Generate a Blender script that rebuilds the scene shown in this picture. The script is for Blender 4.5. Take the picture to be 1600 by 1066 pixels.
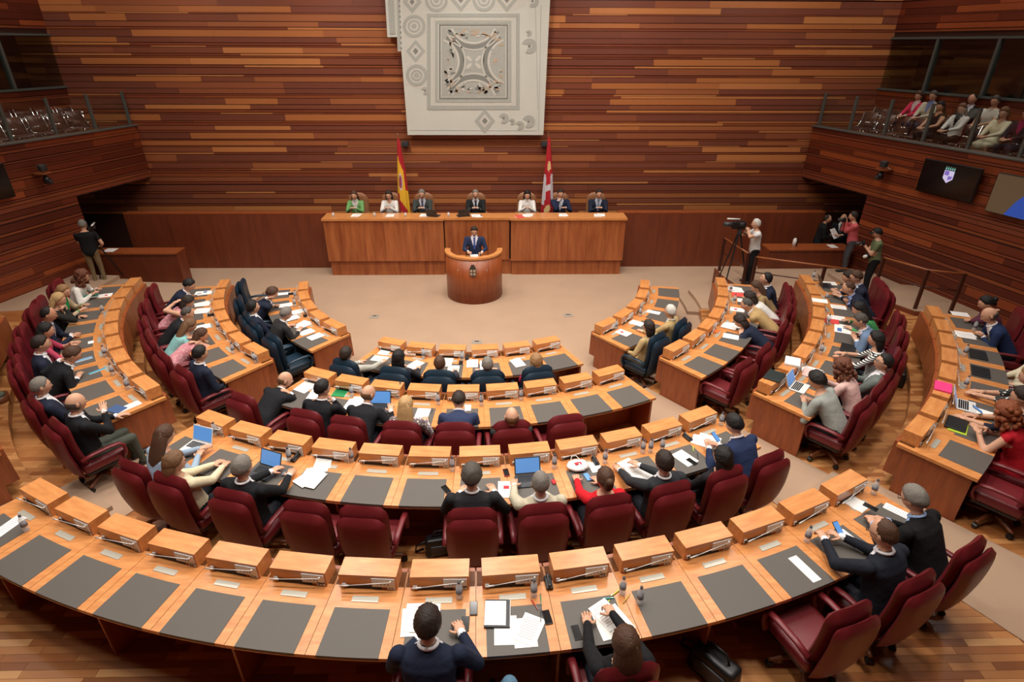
import bpy, bmesh, math, random
import numpy as np
from mathutils import Vector, Matrix

random.seed(7)
for _o in list(bpy.data.objects):
    bpy.data.objects.remove(_o)
SC = bpy.context.scene
COL = SC.collection
PI = math.pi

# ------------------------------------------------------------------ camera
F = 895.686; PITCH = 0.477922; YAW = 0.0218296; ROLL = -0.0038635
CAM = Vector((0.615616, 0.0, 6.096418))
_r = Vector((math.cos(YAW), -math.sin(YAW), 0)); _f0 = Vector((math.sin(YAW), math.cos(YAW), 0)); _z = Vector((0, 0, 1))
FW = _f0 * math.cos(PITCH) - _z * math.sin(PITCH)
_up = _f0 * math.sin(PITCH) + _z * math.cos(PITCH)
CU = _r * math.cos(ROLL) - _up * math.sin(ROLL)
CW = _r * math.sin(ROLL) + _up * math.cos(ROLL)
cam = bpy.data.cameras.new('camera'); cam.sensor_width = 36; cam.lens = F * 36 / 1600; cam.clip_end = 200
camo = bpy.data.objects.new('camera', cam); COL.objects.link(camo)
_m = Matrix((CU, CW, -FW)).transposed().to_4x4(); _m.translation = CAM
camo.matrix_world = _m
SC.camera = camo

# ------------------------------------------------------------------ world, light, exposure
w = bpy.data.worlds.new('world'); SC.world = w; w.use_nodes = True
w.node_tree.nodes['Background'].inputs[0].default_value = (1.0, 0.93, 0.85, 1)
w.node_tree.nodes['Background'].inputs[1].default_value = 0.05
SC.view_settings.view_transform = 'Standard'
SC.view_settings.look = 'None'
SC.view_settings.gamma = 1.0
SC.view_settings.use_curve_mapping = False
SC.view_settings.exposure = 0.1
CEIL = 9.4
LAMPS = []          # (x, y, size, watts)
for lx in (-6.4, -3.2, 0.0, 3.2, 6.4):
    for ly in (4.2, 7.4, 10.6, 13.8):
        LAMPS.append((lx, ly, 1.0, (92 if abs(lx) < 5 else 58) * (.85 if ly > 13 else 1)))
TILT = {}
for lx in (-8, -4, 0, 4, 8):
    TILT[len(LAMPS)] = 0.75; LAMPS.append((lx, 14.9, .7, 50 if abs(lx) < 6 else 36))          # unseen wall washers, added and tilted to brighten the board wall
for s_ in (-1, 1):
    for ly in (9.5, 13.5, 16.4): LAMPS.append((s_ * 11.4, ly, .7, 26))  # unseen lamps added to brighten the galleries
for i, (lx, ly, ls, le) in enumerate(LAMPS):
    L = bpy.data.lights.new('ceiling_light', 'AREA'); L.shape = 'DISK'; L.size = ls * 0.9; L.energy = le
    L.color = (1.0, 0.945, 0.87); L.spread = math.radians(125)
    lo = bpy.data.objects.new('ceiling_light', L); COL.objects.link(lo); lo.location = (lx, ly, CEIL - 0.09 - (.22 if i in TILT else 0)); lo.rotation_euler = (TILT.get(i, 0), 0, 0)

# ------------------------------------------------------------------ geometry of the hall
YC = 13.928428
R = [4.23824, 5.99064, 7.86324, 9.90637]           # console radius of each desk row
ZT = [.95, 1.13004, 1.31826, 1.48783]              # console top of each row
ZF = [z - .95 for z in ZT]                         # tier floors
ZD = [z - .18 for z in ZT]                         # desktops
DC = [.145163, .105771, .0836265, .0704357]        # seat pitch (rad), centre blocks
DS = [.149199, .106541, .082799, .0678374]         # seat pitch, side blocks
TS = [.730958, .705989, .692530, .694532]          # angle of the side seat next to the aisle
NC = [6, 9, 12, 15]; NS = [5, 7, 9, 8]
YW = 18.0
WS = 0.27                                           # splay of the side walls

def ray(px, py): return FW + CU * ((px - 800) / F) + CW * ((533 - py) / F)
def atz(px, py, z):
    d = ray(px, py); return CAM + d * ((z - CAM.z) / d.z)
def aty(px, py, y):
    d = ray(px, py); return CAM + d * ((y - CAM.y) / d.y)
def atplane(px, py, p, n):
    d = ray(px, py); return CAM + d * ((Vector(p) - CAM).dot(n) / d.dot(n))
def pol(r, t, z=0.0): return Vector((r * math.sin(t), YC - r * math.cos(t), z))
def topol(p): return math.hypot(p[0], p[1] - YC), math.atan2(p[0], YC - p[1])

# ------------------------------------------------------------------ materials
MATS = {}
def mat(name, col, rough=.5, metal=0.0, spec=.5, trans=0.0, alpha=1.0, emit=None, es=1.0, coat=0.0, noise=0.0, nscale=20.0, stretch=None, bump=0.0):
    if name in MATS: return MATS[name]
    m = bpy.data.materials.new(name); m.use_nodes = True
    nt = m.node_tree; b = nt.nodes['Principled BSDF']
    b.inputs['Base Color'].default_value = (*col, 1); b.inputs['Roughness'].default_value = rough
    b.inputs['Metallic'].default_value = metal; b.inputs['Specular IOR Level'].default_value = spec
    b.inputs['Transmission Weight'].default_value = trans; b.inputs['Alpha'].default_value = alpha
    b.inputs['Coat Weight'].default_value = coat
    if emit:
        b.inputs['Emission Color'].default_value = (*emit, 1); b.inputs['Emission Strength'].default_value = es
    if noise or bump:
        tc = nt.nodes.new('ShaderNodeTexCoord'); mp = nt.nodes.new('ShaderNodeMapping'); nz = nt.nodes.new('ShaderNodeTexNoise')
        nt.links.new(tc.outputs['Object'], mp.inputs[0]); nt.links.new(mp.outputs[0], nz.inputs['Vector'])
        if stretch: mp.inputs['Scale'].default_value = stretch
        nz.inputs['Scale'].default_value = nscale; nz.inputs['Detail'].default_value = 4
        if noise:
            mx = nt.nodes.new('ShaderNodeMix'); mx.data_type = 'RGBA'
            mx.inputs['A'].default_value = (*[c * (1 - noise) for c in col], 1)
            mx.inputs['B'].default_value = (*[min(1, c * (1 + noise)) for c in col], 1)
            nt.links.new(nz.outputs['Fac'], mx.inputs['Factor']); nt.links.new(mx.outputs['Result'], b.inputs['Base Color'])
        if bump:
            bp = nt.nodes.new('ShaderNodeBump'); bp.inputs['Strength'].default_value = bump; bp.inputs['Distance'].default_value = .02
            nt.links.new(nz.outputs['Fac'], bp.inputs['Height']); nt.links.new(bp.outputs[0], b.inputs['Normal'])
    MATS[name] = m
    return m
def srgb(r, g, b):
    f = lambda c: (c / 255 / 12.92) if c / 255 <= .04045 else ((c / 255 + .055) / 1.055) ** 2.4
    return (f(r), f(g), f(b))
def thin_glass(name, tint, gloss):
    m = bpy.data.materials.new(name); m.use_nodes = True; MATS[name] = m; nt = m.node_tree; nt.nodes.remove(nt.nodes['Principled BSDF'])
    tr = nt.nodes.new('ShaderNodeBsdfTransparent'); tr.inputs[0].default_value = (*tint, 1); gl = nt.nodes.new('ShaderNodeBsdfGlossy'); gl.inputs['Roughness'].default_value = .04
    mx = nt.nodes.new('ShaderNodeMixShader'); mx.inputs[0].default_value = gloss
    nt.links.new(tr.outputs[0], mx.inputs[1]); nt.links.new(gl.outputs[0], mx.inputs[2]); nt.links.new(mx.outputs[0], nt.nodes['Material Output'].inputs[0])
    return m
def wood(name, c1, c2, stretch, rough=.35, perobj=None, coat=.15):
    """grain stretched along one axis; perobj: ramp of plank colours picked by object"""
    m = bpy.data.materials.new(name); m.use_nodes = True; MATS[name] = m
    nt = m.node_tree; b = nt.nodes['Principled BSDF']; N = nt.nodes.new; L = nt.links.new
    b.inputs['Roughness'].default_value = rough; b.inputs['Coat Weight'].default_value = coat; b.inputs['Coat Roughness'].default_value = .25
    tc = N('ShaderNodeTexCoord'); mp = N('ShaderNodeMapping'); mp.inputs['Scale'].default_value = stretch
    L(tc.outputs['Object'], mp.inputs[0])
    oi = N('ShaderNodeObjectInfo'); vm = N('ShaderNodeVectorMath'); vm.operation = 'ADD'
    mu = N('ShaderNodeMath'); mu.operation = 'MULTIPLY'; mu.inputs[1].default_value = 37
    L(oi.outputs['Random'], mu.inputs[0]); L(mp.outputs[0], vm.inputs[0]); L(mu.outputs[0], vm.inputs[1])
    nz = N('ShaderNodeTexNoise'); nz.inputs['Scale'].default_value = 3; nz.inputs['Detail'].default_value = 5; nz.inputs['Roughness'].default_value = .6
    L(vm.outputs[0], nz.inputs['Vector'])
    cr = N('ShaderNodeValToRGB'); cr.color_ramp.elements[0].position = .3; cr.color_ramp.elements[1].position = .72
    cr.color_ramp.elements[0].color = (*c1, 1); cr.color_ramp.elements[1].color = (*c2, 1)
    L(nz.outputs['Fac'], cr.inputs[0])
    out = cr.outputs[0]
    if perobj:
        pr = N('ShaderNodeValToRGB'); pr.color_ramp.interpolation = 'CONSTANT'
        e = pr.color_ramp.elements
        e[0].position = 0; e[0].color = (*perobj[0][1], 1); e[1].position = perobj[1][0]; e[1].color = (*perobj[1][1], 1)
        for pos, c in perobj[2:]:
            q = e.new(pos); q.color = (*c, 1)
        L(oi.outputs['Random'], pr.inputs[0])
        mx = N('ShaderNodeMix'); mx.data_type = 'RGBA'; mx.blend_type = 'MULTIPLY'; mx.inputs['Factor'].default_value = 1
        L(pr.outputs[0], mx.inputs['A']); L(out, mx.inputs['B']); out = mx.outputs['Result']
    L(out, b.inputs['Base Color'])
    return m
wood('desk_wood', srgb(192, 120, 64), srgb(220, 152, 90), (1.2, 6, 6), .3, coat=.3)
wood('panel_wood', srgb(128, 62, 30), srgb(158, 84, 44), (5, 5, .7), .35)
wood('veneer_wood', srgb(134, 66, 33), srgb(182, 108, 60), (2.2, 2.2, .25), .4, coat=.1)
wood('dark_veneer', srgb(102, 46, 26), srgb(124, 60, 34), (2, 2, .3), .45, coat=.05)
PL = [(0, srgb(120, 68, 52)), (.16, srgb(128, 72, 52)), (.32, srgb(146, 84, 56)), (.46, srgb(124, 70, 54)), (.58, srgb(160, 96, 60)), (.70, srgb(178, 110, 64)), (.86, srgb(192, 124, 74)), (.94, srgb(140, 80, 56))]
wood('plank_wood', (.9, .9, .9), (1.1, 1.08, 1.05), (.35, 6, 12), .38, perobj=PL, coat=.12)
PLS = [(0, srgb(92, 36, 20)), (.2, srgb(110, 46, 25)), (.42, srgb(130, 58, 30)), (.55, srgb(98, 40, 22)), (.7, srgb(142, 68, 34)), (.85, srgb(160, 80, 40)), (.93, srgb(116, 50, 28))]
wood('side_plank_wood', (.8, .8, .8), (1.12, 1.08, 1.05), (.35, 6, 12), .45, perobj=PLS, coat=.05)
FLP = [(0, srgb(140, 88, 48)), (.15, srgb(168, 112, 66)), (.3, srgb(186, 132, 82)), (.45, srgb(154, 96, 54)), (.6, srgb(176, 118, 70)), (.75, srgb(132, 78, 42)), (.88, srgb(196, 146, 96))]
wood('strip_wood', (.82, .82, .82), (1.1, 1.08, 1.06), (.6, 8, 8), .35, perobj=FLP, coat=.15)
mat('wall_core', srgb(62, 29, 19), .7)
mat('post_grey', srgb(88, 95, 92), .4)
mat('carpet', srgb(170, 142, 119), .95, spec=.1, noise=.10, nscale=1.3, bump=.15)
mat('carpet_step', srgb(162, 136, 114), .95, spec=.1, noise=.07, nscale=6)
mat('mat_leather', srgb(90, 85, 80), .5, spec=.35, noise=.05, nscale=60)
mat('red_leather', srgb(106, 27, 33), .42, spec=.5, noise=.08, nscale=9, bump=.05)
mat('blue_leather', srgb(24, 46, 62), .42, spec=.5, noise=.08, nscale=9, bump=.05)
mat('tan_leather', srgb(150, 100, 66), .45, noise=.06, nscale=9)
mat('chair_wood', srgb(112, 62, 36), .35, noise=.15, nscale=8)
mat('steel', srgb(190, 188, 184), .25, metal=1.0)
mat('steel_dark', srgb(96, 98, 100), .35, metal=1.0)
mat('chrome', srgb(225, 225, 225), .1, metal=1.0)
mat('black_plastic', srgb(22, 22, 24), .4)
mat('dark_grey', srgb(52, 54, 58), .45)
mat('silver_plastic', srgb(222, 222, 220), .4, metal=.1)
mat('mic_silver', srgb(214, 212, 208), .3, metal=.35)
mat('slot_dark', srgb(30, 14, 10), .6)
mat('paper', srgb(240, 238, 234), .8, spec=.2)
mat('print_grey', srgb(176, 176, 180), .8)
mat('bottle_clear', (.80, .84, .86), .12, alpha=.38, spec=.8)
mat('water_label', srgb(104, 106, 116), .5)
mat('bottle_cap', srgb(70, 73, 80), .5)
mat('glass', (.9, .95, .94), .03, trans=.9, alpha=.35)
thin_glass('booth_glass', (.80, .86, .82), .07)
mat('screen_blue', srgb(70, 120, 180), .25, emit=srgb(96, 146, 206), es=.55)
mat('screen_black', srgb(4, 5, 8), .15, spec=.6)
mat('white_plastic', srgb(232, 230, 226), .5)
mat('stone', srgb(206, 207, 197), .85, noise=.05, nscale=2.2)
mat('mosaic_grey', srgb(174, 175, 167), .9, noise=.14, nscale=26)
mat('mosaic_dark', srgb(134, 135, 129), .9, noise=.16, nscale=30)
mat('mosaic_tan', srgb(190, 166, 142), .9, noise=.12, nscale=24)
mat('mosaic_pale', srgb(204, 202, 192), .9, noise=.08, nscale=20)
mat('ceiling_white', srgb(206, 198, 188), .9)
mat('lamp_glow', (1, .95, .88), .5, emit=(1, .94, .86), es=6)
mat('olive_wall', srgb(92, 96, 78), .9)
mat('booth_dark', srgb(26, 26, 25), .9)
mat('rail_brown', srgb(70, 34, 22), .45)
mat('rail_wood', srgb(150, 86, 48), .4)
mat('seat_mesh', srgb(104, 72, 60), .3, alpha=.75)

def floor_strips():
    m = bpy.data.materials.new('floor_wood'); m.use_nodes = True; MATS['floor_wood'] = m
    nt = m.node_tree; b = nt.nodes['Principled BSDF']; N = nt.nodes.new; L = nt.links.new
    tc = N('ShaderNodeTexCoord'); br = N('ShaderNodeTexBrick')
    L(tc.outputs['Object'], br.inputs['Vector'])
    br.offset = .37; br.inputs['Scale'].default_value = 1; br.inputs['Brick Width'].default_value = .62; br.inputs['Row Height'].default_value = .085
    br.inputs['Mortar Size'].default_value = .0012; br.inputs['Bias'].default_value = -.1
    br.inputs['Color1'].default_value = (*srgb(160, 98, 52), 1); br.inputs['Color2'].default_value = (*srgb(216, 156, 98), 1); br.inputs['Mortar'].default_value = (*srgb(90, 52, 28), 1)
    mp = N('ShaderNodeMapping'); mp.inputs['Scale'].default_value = (.9, 14, 1); nz = N('ShaderNodeTexNoise'); nz.inputs['Scale'].default_value = 2; nz.inputs['Detail'].default_value = 4
    L(tc.outputs['Object'], mp.inputs[0]); L(mp.outputs[0], nz.inputs['Vector'])
    cr = N('ShaderNodeValToRGB'); cr.color_ramp.elements[0].color = (.72, .68, .64, 1); cr.color_ramp.elements[1].color = (1.12, 1.12, 1.1, 1)
    L(nz.outputs['Fac'], cr.inputs[0])
    mx = N('ShaderNodeMix'); mx.data_type = 'RGBA'; mx.blend_type = 'MULTIPLY'; mx.inputs['Factor'].default_value = 1
    L(br.outputs['Color'], mx.inputs['A']); L(cr.outputs[0], mx.inputs['B']); L(mx.outputs['Result'], b.inputs['Base Color'])
    b.inputs['Roughness'].default_value = .35; b.inputs['Coat Weight'].default_value = .15; b.inputs['Coat Roughness'].default_value = .3
floor_strips()
def cloth(rgb, rough=.85):
    return mat('cloth_%d_%d_%d' % rgb, srgb(*rgb), rough, spec=.25, noise=.12, nscale=8, bump=.8)
def pattern(name, kind):
    if name in MATS: return MATS[name]
    m = bpy.data.materials.new(name); m.use_nodes = True; MATS[name] = m
    nt = m.node_tree; b = nt.nodes['Principled BSDF']; N = nt.nodes.new; L = nt.links.new
    b.inputs['Roughness'].default_value = .85
    tc = N('ShaderNodeTexCoord'); cr = N('ShaderNodeValToRGB'); cr.color_ramp.interpolation = 'CONSTANT'; e = cr.color_ramp.elements
    if kind == 'stripe':
        t = N('ShaderNodeTexWave'); t.bands_direction = 'Z'; t.inputs['Scale'].default_value = 9; t.inputs['Distortion'].default_value = .8
        e[0].color = (.02, .02, .02, 1); e[1].position = .5; e[1].color = (.8, .8, .78, 1)
    else:
        t = N('ShaderNodeTexVoronoi'); t.inputs['Scale'].default_value = 26
        c = {'floral': ((.75, .68, .62), (.16, .12, .13)), 'floral_light': ((.55, .5, .42), (.8, .77, .68)), 'check': ((.78, .5, .5), (.62, .24, .28)), 'ruffle': ((.8, .8, .8), (.03, .03, .03))}[kind]
        e[0].color = (*c[0], 1); e[1].position = .35; e[1].color = (*c[1], 1)
    L(tc.outputs['Object'], t.inputs['Vector'])
    L(t.outputs['Fac'] if kind == 'stripe' else t.outputs['Distance'], cr.inputs[0]); L(cr.outputs[0], b.inputs['Base Color'])
    return m
def M_(x): return MATS[x] if isinstance(x, str) else x

# ------------------------------------------------------------------ mesh helpers
class MB:
    def __init__(s): s.v = []; s.f = []; s.m = []
    def add(s, vs, fs, m=0, M=None):
        o = len(s.v)
        s.v += [tuple(M @ Vector(p)) if M is not None else tuple(p) for p in vs]
        s.f += [tuple(i + o for i in f) for f in fs]
        s.m += [m] * len(fs) if isinstance(m, int) else list(m)
        return s
    def box(s, c, d, m=0, M=None):
        x, y, z = c; a, b, h = d[0] / 2, d[1] / 2, d[2] / 2
        vs = [(x + i * a, y + j * b, z + k * h) for k in (-1, 1) for j in (-1, 1) for i in (-1, 1)]
        return s.add(vs, [(0, 2, 3, 1), (4, 5, 7, 6), (0, 1, 5, 4), (2, 6, 7, 3), (0, 4, 6, 2), (1, 3, 7, 5)], m, M)
    def prism(s, poly, z0, z1, m=0, M=None):
        n = len(poly)
        vs = [(p[0], p[1], z0) for p in poly] + [(p[0], p[1], z1) for p in poly]
        fs = [tuple(range(n - 1, -1, -1)), tuple(range(n, 2 * n))] + [(i, (i + 1) % n, n + (i + 1) % n, n + i) for i in range(n)]
        return s.add(vs, fs, m, M)
    def sector(s, r0, r1, t0, t1, z0, z1, n=1, m=0, off=(0, 0, 0)):
        vs = []
        for i in range(n + 1):
            t = t0 + (t1 - t0) * i / n
            for r, z in ((r0, z0), (r1, z0), (r1, z1), (r0, z1)):
                p = pol(r, t, z); vs.append((p[0] - off[0], p[1] - off[1], p[2] - off[2]))
        fs = [(0, 1, 2, 3), (4 * n + 3, 4 * n + 2, 4 * n + 1, 4 * n)]
        for i in range(n):
            a = 4 * i; b = a + 4
            for j in range(4): fs.append((a + j, b + j, b + (j + 1) % 4, a + (j + 1) % 4))
        return s.add(vs, fs, m)
    def tube(s, pts, rad, n=8, m=0, M=None, cap=True):
        pts = [Vector(p) for p in pts]; vs = []; fs = []
        if not isinstance(rad, (list, tuple)): rad = [rad] * len(pts)
        prev = None
        for i, p in enumerate(pts):
            d = (pts[min(i + 1, len(pts) - 1)] - pts[max(i - 1, 0)])
            d = d.normalized() if d.length > 1e-9 else Vector((0, 0, 1))
            if prev is None:
                a = d.cross(Vector((0, 0, 1)) if abs(d.z) < .9 else Vector((1, 0, 0))).normalized()
            else:
                a = (prev - d * prev.dot(d)).normalized()
            prev = a; b = d.cross(a)
            for k in range(n):
                q = 2 * PI * k / n; vs.append(p + (a * math.cos(q) + b * math.sin(q)) * rad[i])
        for i in range(len(pts) - 1):
            for k in range(n):
                fs.append((i * n + k, i * n + (k + 1) % n, (i + 1) * n + (k + 1) % n, (i + 1) * n + k))
        if cap:
            fs.append(tuple(range(n - 1, -1, -1))); fs.append(tuple(range((len(pts) - 1) * n, len(pts) * n)))
        return s.add(vs, fs, m, M)
    def capsule(s, a, b, ra, rb, n=10, m=0):
        a = Vector(a); b = Vector(b); d = (b - a)
        l = d.length; d = d / l if l > 1e-6 else Vector((0, 0, 1))
        pts = []; rad = []
        for q in (-85, -60, -30): pts.append(a + d * ra * math.sin(math.radians(q))); rad.append(ra * math.cos(math.radians(q)))
        pts += [a, b]; rad += [ra, rb]
        for q in (30, 60, 85): pts.append(b + d * rb * math.sin(math.radians(q))); rad.append(rb * math.cos(math.radians(q)))
        return s.tube(pts, rad, n, m)
    def lathe(s, prof, n=16, m=0, M=None):
        vs = []; fs = []
        for (r, z) in prof:
            for k in range(n): q = 2 * PI * k / n; vs.append((r * math.cos(q), r * math.sin(q), z))
        for i in range(len(prof) - 1):
            for k in range(n): fs.append((i * n + k, i * n + (k + 1) % n, (i + 1) * n + (k + 1) % n, (i + 1) * n + k))
        fs.append(tuple(range(n - 1, -1, -1))); fs.append(tuple(range((len(prof) - 1) * n, len(prof) * n)))
        return s.add(vs, fs, m, M)
    def ell(s, c, r, nu=12, nv=8, m=0, M=None):
        vs = [(c[0], c[1], c[2] - r[2])]; fs = []
        for j in range(1, nv):
            e = -PI / 2 + PI * j / nv
            for k in range(nu):
                q = 2 * PI * k / nu; vs.append((c[0] + r[0] * math.cos(e) * math.cos(q), c[1] + r[1] * math.cos(e) * math.sin(q), c[2] + r[2] * math.sin(e)))
        vs.append((c[0], c[1], c[2] + r[2])); t = len(vs) - 1
        for k in range(nu): fs.append((0, 1 + (k + 1) % nu, 1 + k)); fs.append((t, 1 + (nv - 2) * nu + k, 1 + (nv - 2) * nu + (k + 1) % nu))
        for j in range(nv - 2):
            for k in range(nu): fs.append((1 + j * nu + k, 1 + j * nu + (k + 1) % nu, 1 + (j + 1) * nu + (k + 1) % nu, 1 + (j + 1) * nu + k))
        return s.add(vs, fs, m, M)
    def mesh(s, name, mats, smooth=False):
        me = bpy.data.meshes.new(name); me.from_pydata([tuple(v) for v in s.v], [], s.f)
        for x in (mats if isinstance(mats, (list, tuple)) else [mats]): me.materials.append(M_(x))
        me.polygons.foreach_set('material_index', s.m)
        if smooth: me.polygons.foreach_set('use_smooth', [True] * len(s.f))
        me.update(); return me
    def build(s, name, mats, parent=None, smooth=False, loc=None, rot=None):
        return link(name, s.mesh(name, mats, smooth), parent, loc, rot)
def rbox(d, bev, seg=2, c=(0, 0, 0), taper=None):
    """bevelled box as MB"""
    bm = bmesh.new(); bmesh.ops.create_cube(bm, size=1)
    for v in bm.verts:
        v.co = Vector((v.co.x * d[0], v.co.y * d[1], v.co.z * d[2]))
        if taper and v.co.z < 0: v.co.x *= taper[0]; v.co.y *= taper[1]
    bmesh.ops.bevel(bm, geom=bm.edges[:], offset=bev, segments=seg, profile=.6, affect='EDGES')
    s = MB(); bm.verts.index_update()
    s.v = [tuple(v.co + Vector(c)) for v in bm.verts]; s.f = [tuple(v.index for v in f.verts) for f in bm.faces]; s.m = [0] * len(s.f)
    bm.free(); return s
def wmat(o):
    M = o.matrix_basis.copy(); p = o.parent
    while p: M = p.matrix_basis @ (o.matrix_parent_inverse if o.parent == p else Matrix()) @ M; o = p; p = p.parent
    return M
def link(name, me, parent=None, loc=None, rot=None, world=False):
    o = bpy.data.objects.new(name, me); COL.objects.link(o)
    if loc is not None: o.location = loc
    if rot is not None: o.rotation_euler = rot if hasattr(rot, '__len__') else (0, 0, rot)
    if parent:
        o.parent = parent
        if world: o.matrix_parent_inverse = parent.matrix_basis.inverted()
    return o
def thing(name, label, cat, loc=(0, 0, 0), rot=None, group=None):
    o = bpy.data.objects.new(name, None); COL.objects.link(o); o.empty_display_size = .1
    o.location = loc
    if rot is not None: o.rotation_euler = rot if hasattr(rot, '__len__') else (0, 0, rot)
    return tag(o, label, cat, group)
def tag(o, label, cat, group=None):
    o['label'] = label; o['category'] = cat
    if group: o['group'] = group
    return o
def struct(o, label=None, cat=None):
    o['kind'] = 'structure'
    if label: o['label'] = label
    if cat: o['category'] = cat
    return o
def copy_tree(o, parent=None):
    c = o.copy(); COL.objects.link(c); c.parent = parent
    for ch in o.children: copy_tree(ch, c)
    return c
ORD = ['first', 'second', 'third', 'fourth', 'fifth', 'sixth', 'seventh', 'eighth', 'ninth', 'tenth', 'eleventh', 'twelfth', 'thirteenth', 'fourteenth', 'fifteenth', 'sixteenth']
# ================================================================== THE SETTING
# ---- floors: carpeted arena, three wooden tiers, carpeted aisles and steps
floor = struct(MB().box((0, 9, -.1), (30, 24, .2)).build('floor', 'carpet'))
tier_edge = [None, R[1] - .30, R[2] - .30, R[3] - .30, 13.6]
CEND = [n * d / 2 + .012 for n, d in zip(NC, DC)]         # end angle of centre blocks
SBEG = [t - d / 2 - .008 for t, d in zip(TS, DS)]
SEND = [t + (n - .5) * d + .008 for t, d, n in zip(TS, DS, NS)]
TEND = 1.43
tiers = []
for k in (1, 2, 3):
    r0, r1 = tier_edge[k], tier_edge[k + 1]
    b = MB().sector(r0, r1, -TEND, TEND, -.05, ZF[k], 48)
    o = struct(b.build('floor', 'floor_wood')); tiers.append(o)
    for s in (-1, 1):                                       # carpeted aisle strip on the tier
        a0, a1 = sorted((s * (CEND[k] + .0), s * (SBEG[k] + .004)))
        c = MB().sector(r0 - .012, r1 - .012, a0, a1, -.02, ZF[k] + .012, 6).build('carpet_strip', 'carpet', o)
        a0, a1 = sorted((s * (CEND[k] + .002), s * (SBEG[k] - .002)))
        st = MB().sector(r0 - .42, r0 - .012, a0, a1, ZF[k - 1] - .03, ZF[k] - .09, 5).build('aisle_step', 'carpet_step', o)
    for s in (-1, 1):                                       # carpeted platforms at the far ends of the tiers
        a0, a1 = sorted((s * TEND, s * (TEND + .22)))
        MB().sector(r0 + .05, r1 - .02, a0, a1, -.04, ZF[k] + .005, 4).build('carpet_landing', 'carpet', o)
        MB().sector(r0 - .28, r0 + .05, a0, a1, -.04, ZF[k] - .09, 4).build('landing_step', 'carpet_step', o)
# wood strips near the camera, each its own piece (the rest of the parquet is the tier's material)
strip_me = MB().box((0, 0, 0), (1, 1, 1)).mesh('floor_strip', 'strip_wood')
random.seed(3); nstrip = 0
yy = 2.15
def strip_ok(x, y):
    rr, tt = topol((x, y)); return rr < 13.3
while yy < 4.6 and nstrip < 300:
    for x0, x1 in ((-6.2, -1.2), (3.6, 6.4)):
        x = x0 - random.random() * .5
        while x < x1 and nstrip < 300:
            ln = random.choice((.45, .6, .75, .9))
            rr, tt = topol((x + ln / 2, yy)); th = abs(tt)
            inaisle = CEND[3] - .01 < th < SBEG[3] + .02
            px_ok = True
            if rr > R[3] + .55 and not inaisle:
                q = Vector((x + ln / 2, yy, ZF[3])) - CAM; dpt = q.dot(FW)
                u = 800 + F * q.dot(CU) / dpt; v = 533 - F * q.dot(CW) / dpt
                px_ok = -40 < u < 1640 and 560 < v < 1090
                if px_ok:
                    s_ = link('floor_strip', strip_me, tiers[2], (x + ln / 2, yy, ZF[3] + .0015)); s_.scale = (ln - .004, .083, .006); nstrip += 1
            x += ln
    yy += .086

# ---- back wall of horizontal boards
def rows_px():
    """heights of the board rows, as read off the photograph (pixel rows on the wall)"""
    rows = []
    z4 = [(-120, -78), (-74, -50), (-46, -4), (5, 48), (50, 88), (90, 97), (100, 143), (147, 178), (182, 195), (198, 240), (243, 275), (279, 292), (296, 303), (306, 341), (345, 356), (360, 368), (372, 411), (416, 428), (432, 471), (476, 484), (487, 517), (520, 557), (560, 590), (594, 602), (604, 617), (620, 656), (660, 686), (691, 705), (709, 716), (719, 757), (760, 768), (771, 786), (790, 815), (818, 829), (833, 869), (874, 880), (883, 910), (913, 918), (921, 951), (955, 964), (968, 1007), (1010, 1016), (1019, 1050), (1054, 1062), (1066, 1080), (1083, 1103), (1106, 1132), (1136, 1148), (1156, 1192), (1196, 1206), (1210, 1236), (1240, 1268), (1272, 1282), (1286, 1312), (1316, 1330)]
    for a, b in z4: rows.append((aty(1000, a / 4, YW - .03).z, aty(1000, b / 4, YW - .03).z))
    return rows
ROWS = rows_px()
plank_me = MB().box((0, 0, 0), (1, 1, 1)).mesh('plank', 'plank_wood')
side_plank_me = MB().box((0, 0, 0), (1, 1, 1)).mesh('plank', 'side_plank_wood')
wall_back = struct(MB().box((0, YW + .15, 4.6), (34, .3, 9.6)).build('wall_back', 'wall_core'))
random.seed(11); thin = MB()
thin_mats = ['thin_a', 'thin_b', 'thin_c']
mat('thin_a', srgb(130, 66, 43), .4, noise=.15, nscale=6, stretch=(.4, 5, 10)); mat('thin_b', srgb(190, 122, 72), .4, noise=.12, nscale=6, stretch=(.4, 5, 10)); mat('thin_c', srgb(140, 74, 42), .4, noise=.12, nscale=6, stretch=(.4, 5, 10))
for z1, z0 in ROWS:
    h = z1 - z0; x = -12.6 + random.random() * -2
    while x < 12.6:
        ln = random.choice((1.5, 2.2, 3.0, 3.0, 3.6))
        a, b_ = max(x, -12.6), min(x + ln, 12.6)
        if b_ - a > .1:
            if h > .10:
                o = link('plank', plank_me, wall_back, ((a + b_) / 2, YW - .012, (z0 + z1) / 2)); o.scale = (b_ - a - .004, .026 + random.random() * .012, h)
            else:
                thin.box(((a + b_) / 2, YW - .008, (z0 + z1) / 2), (b_ - a - .004, .024 + random.random() * .01, h), random.choice((0, 0, 1, 2)))
        x += ln
o = thin.build('narrow_batten', thin_mats, wall_back); o['kind'] = 'stuff'

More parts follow.
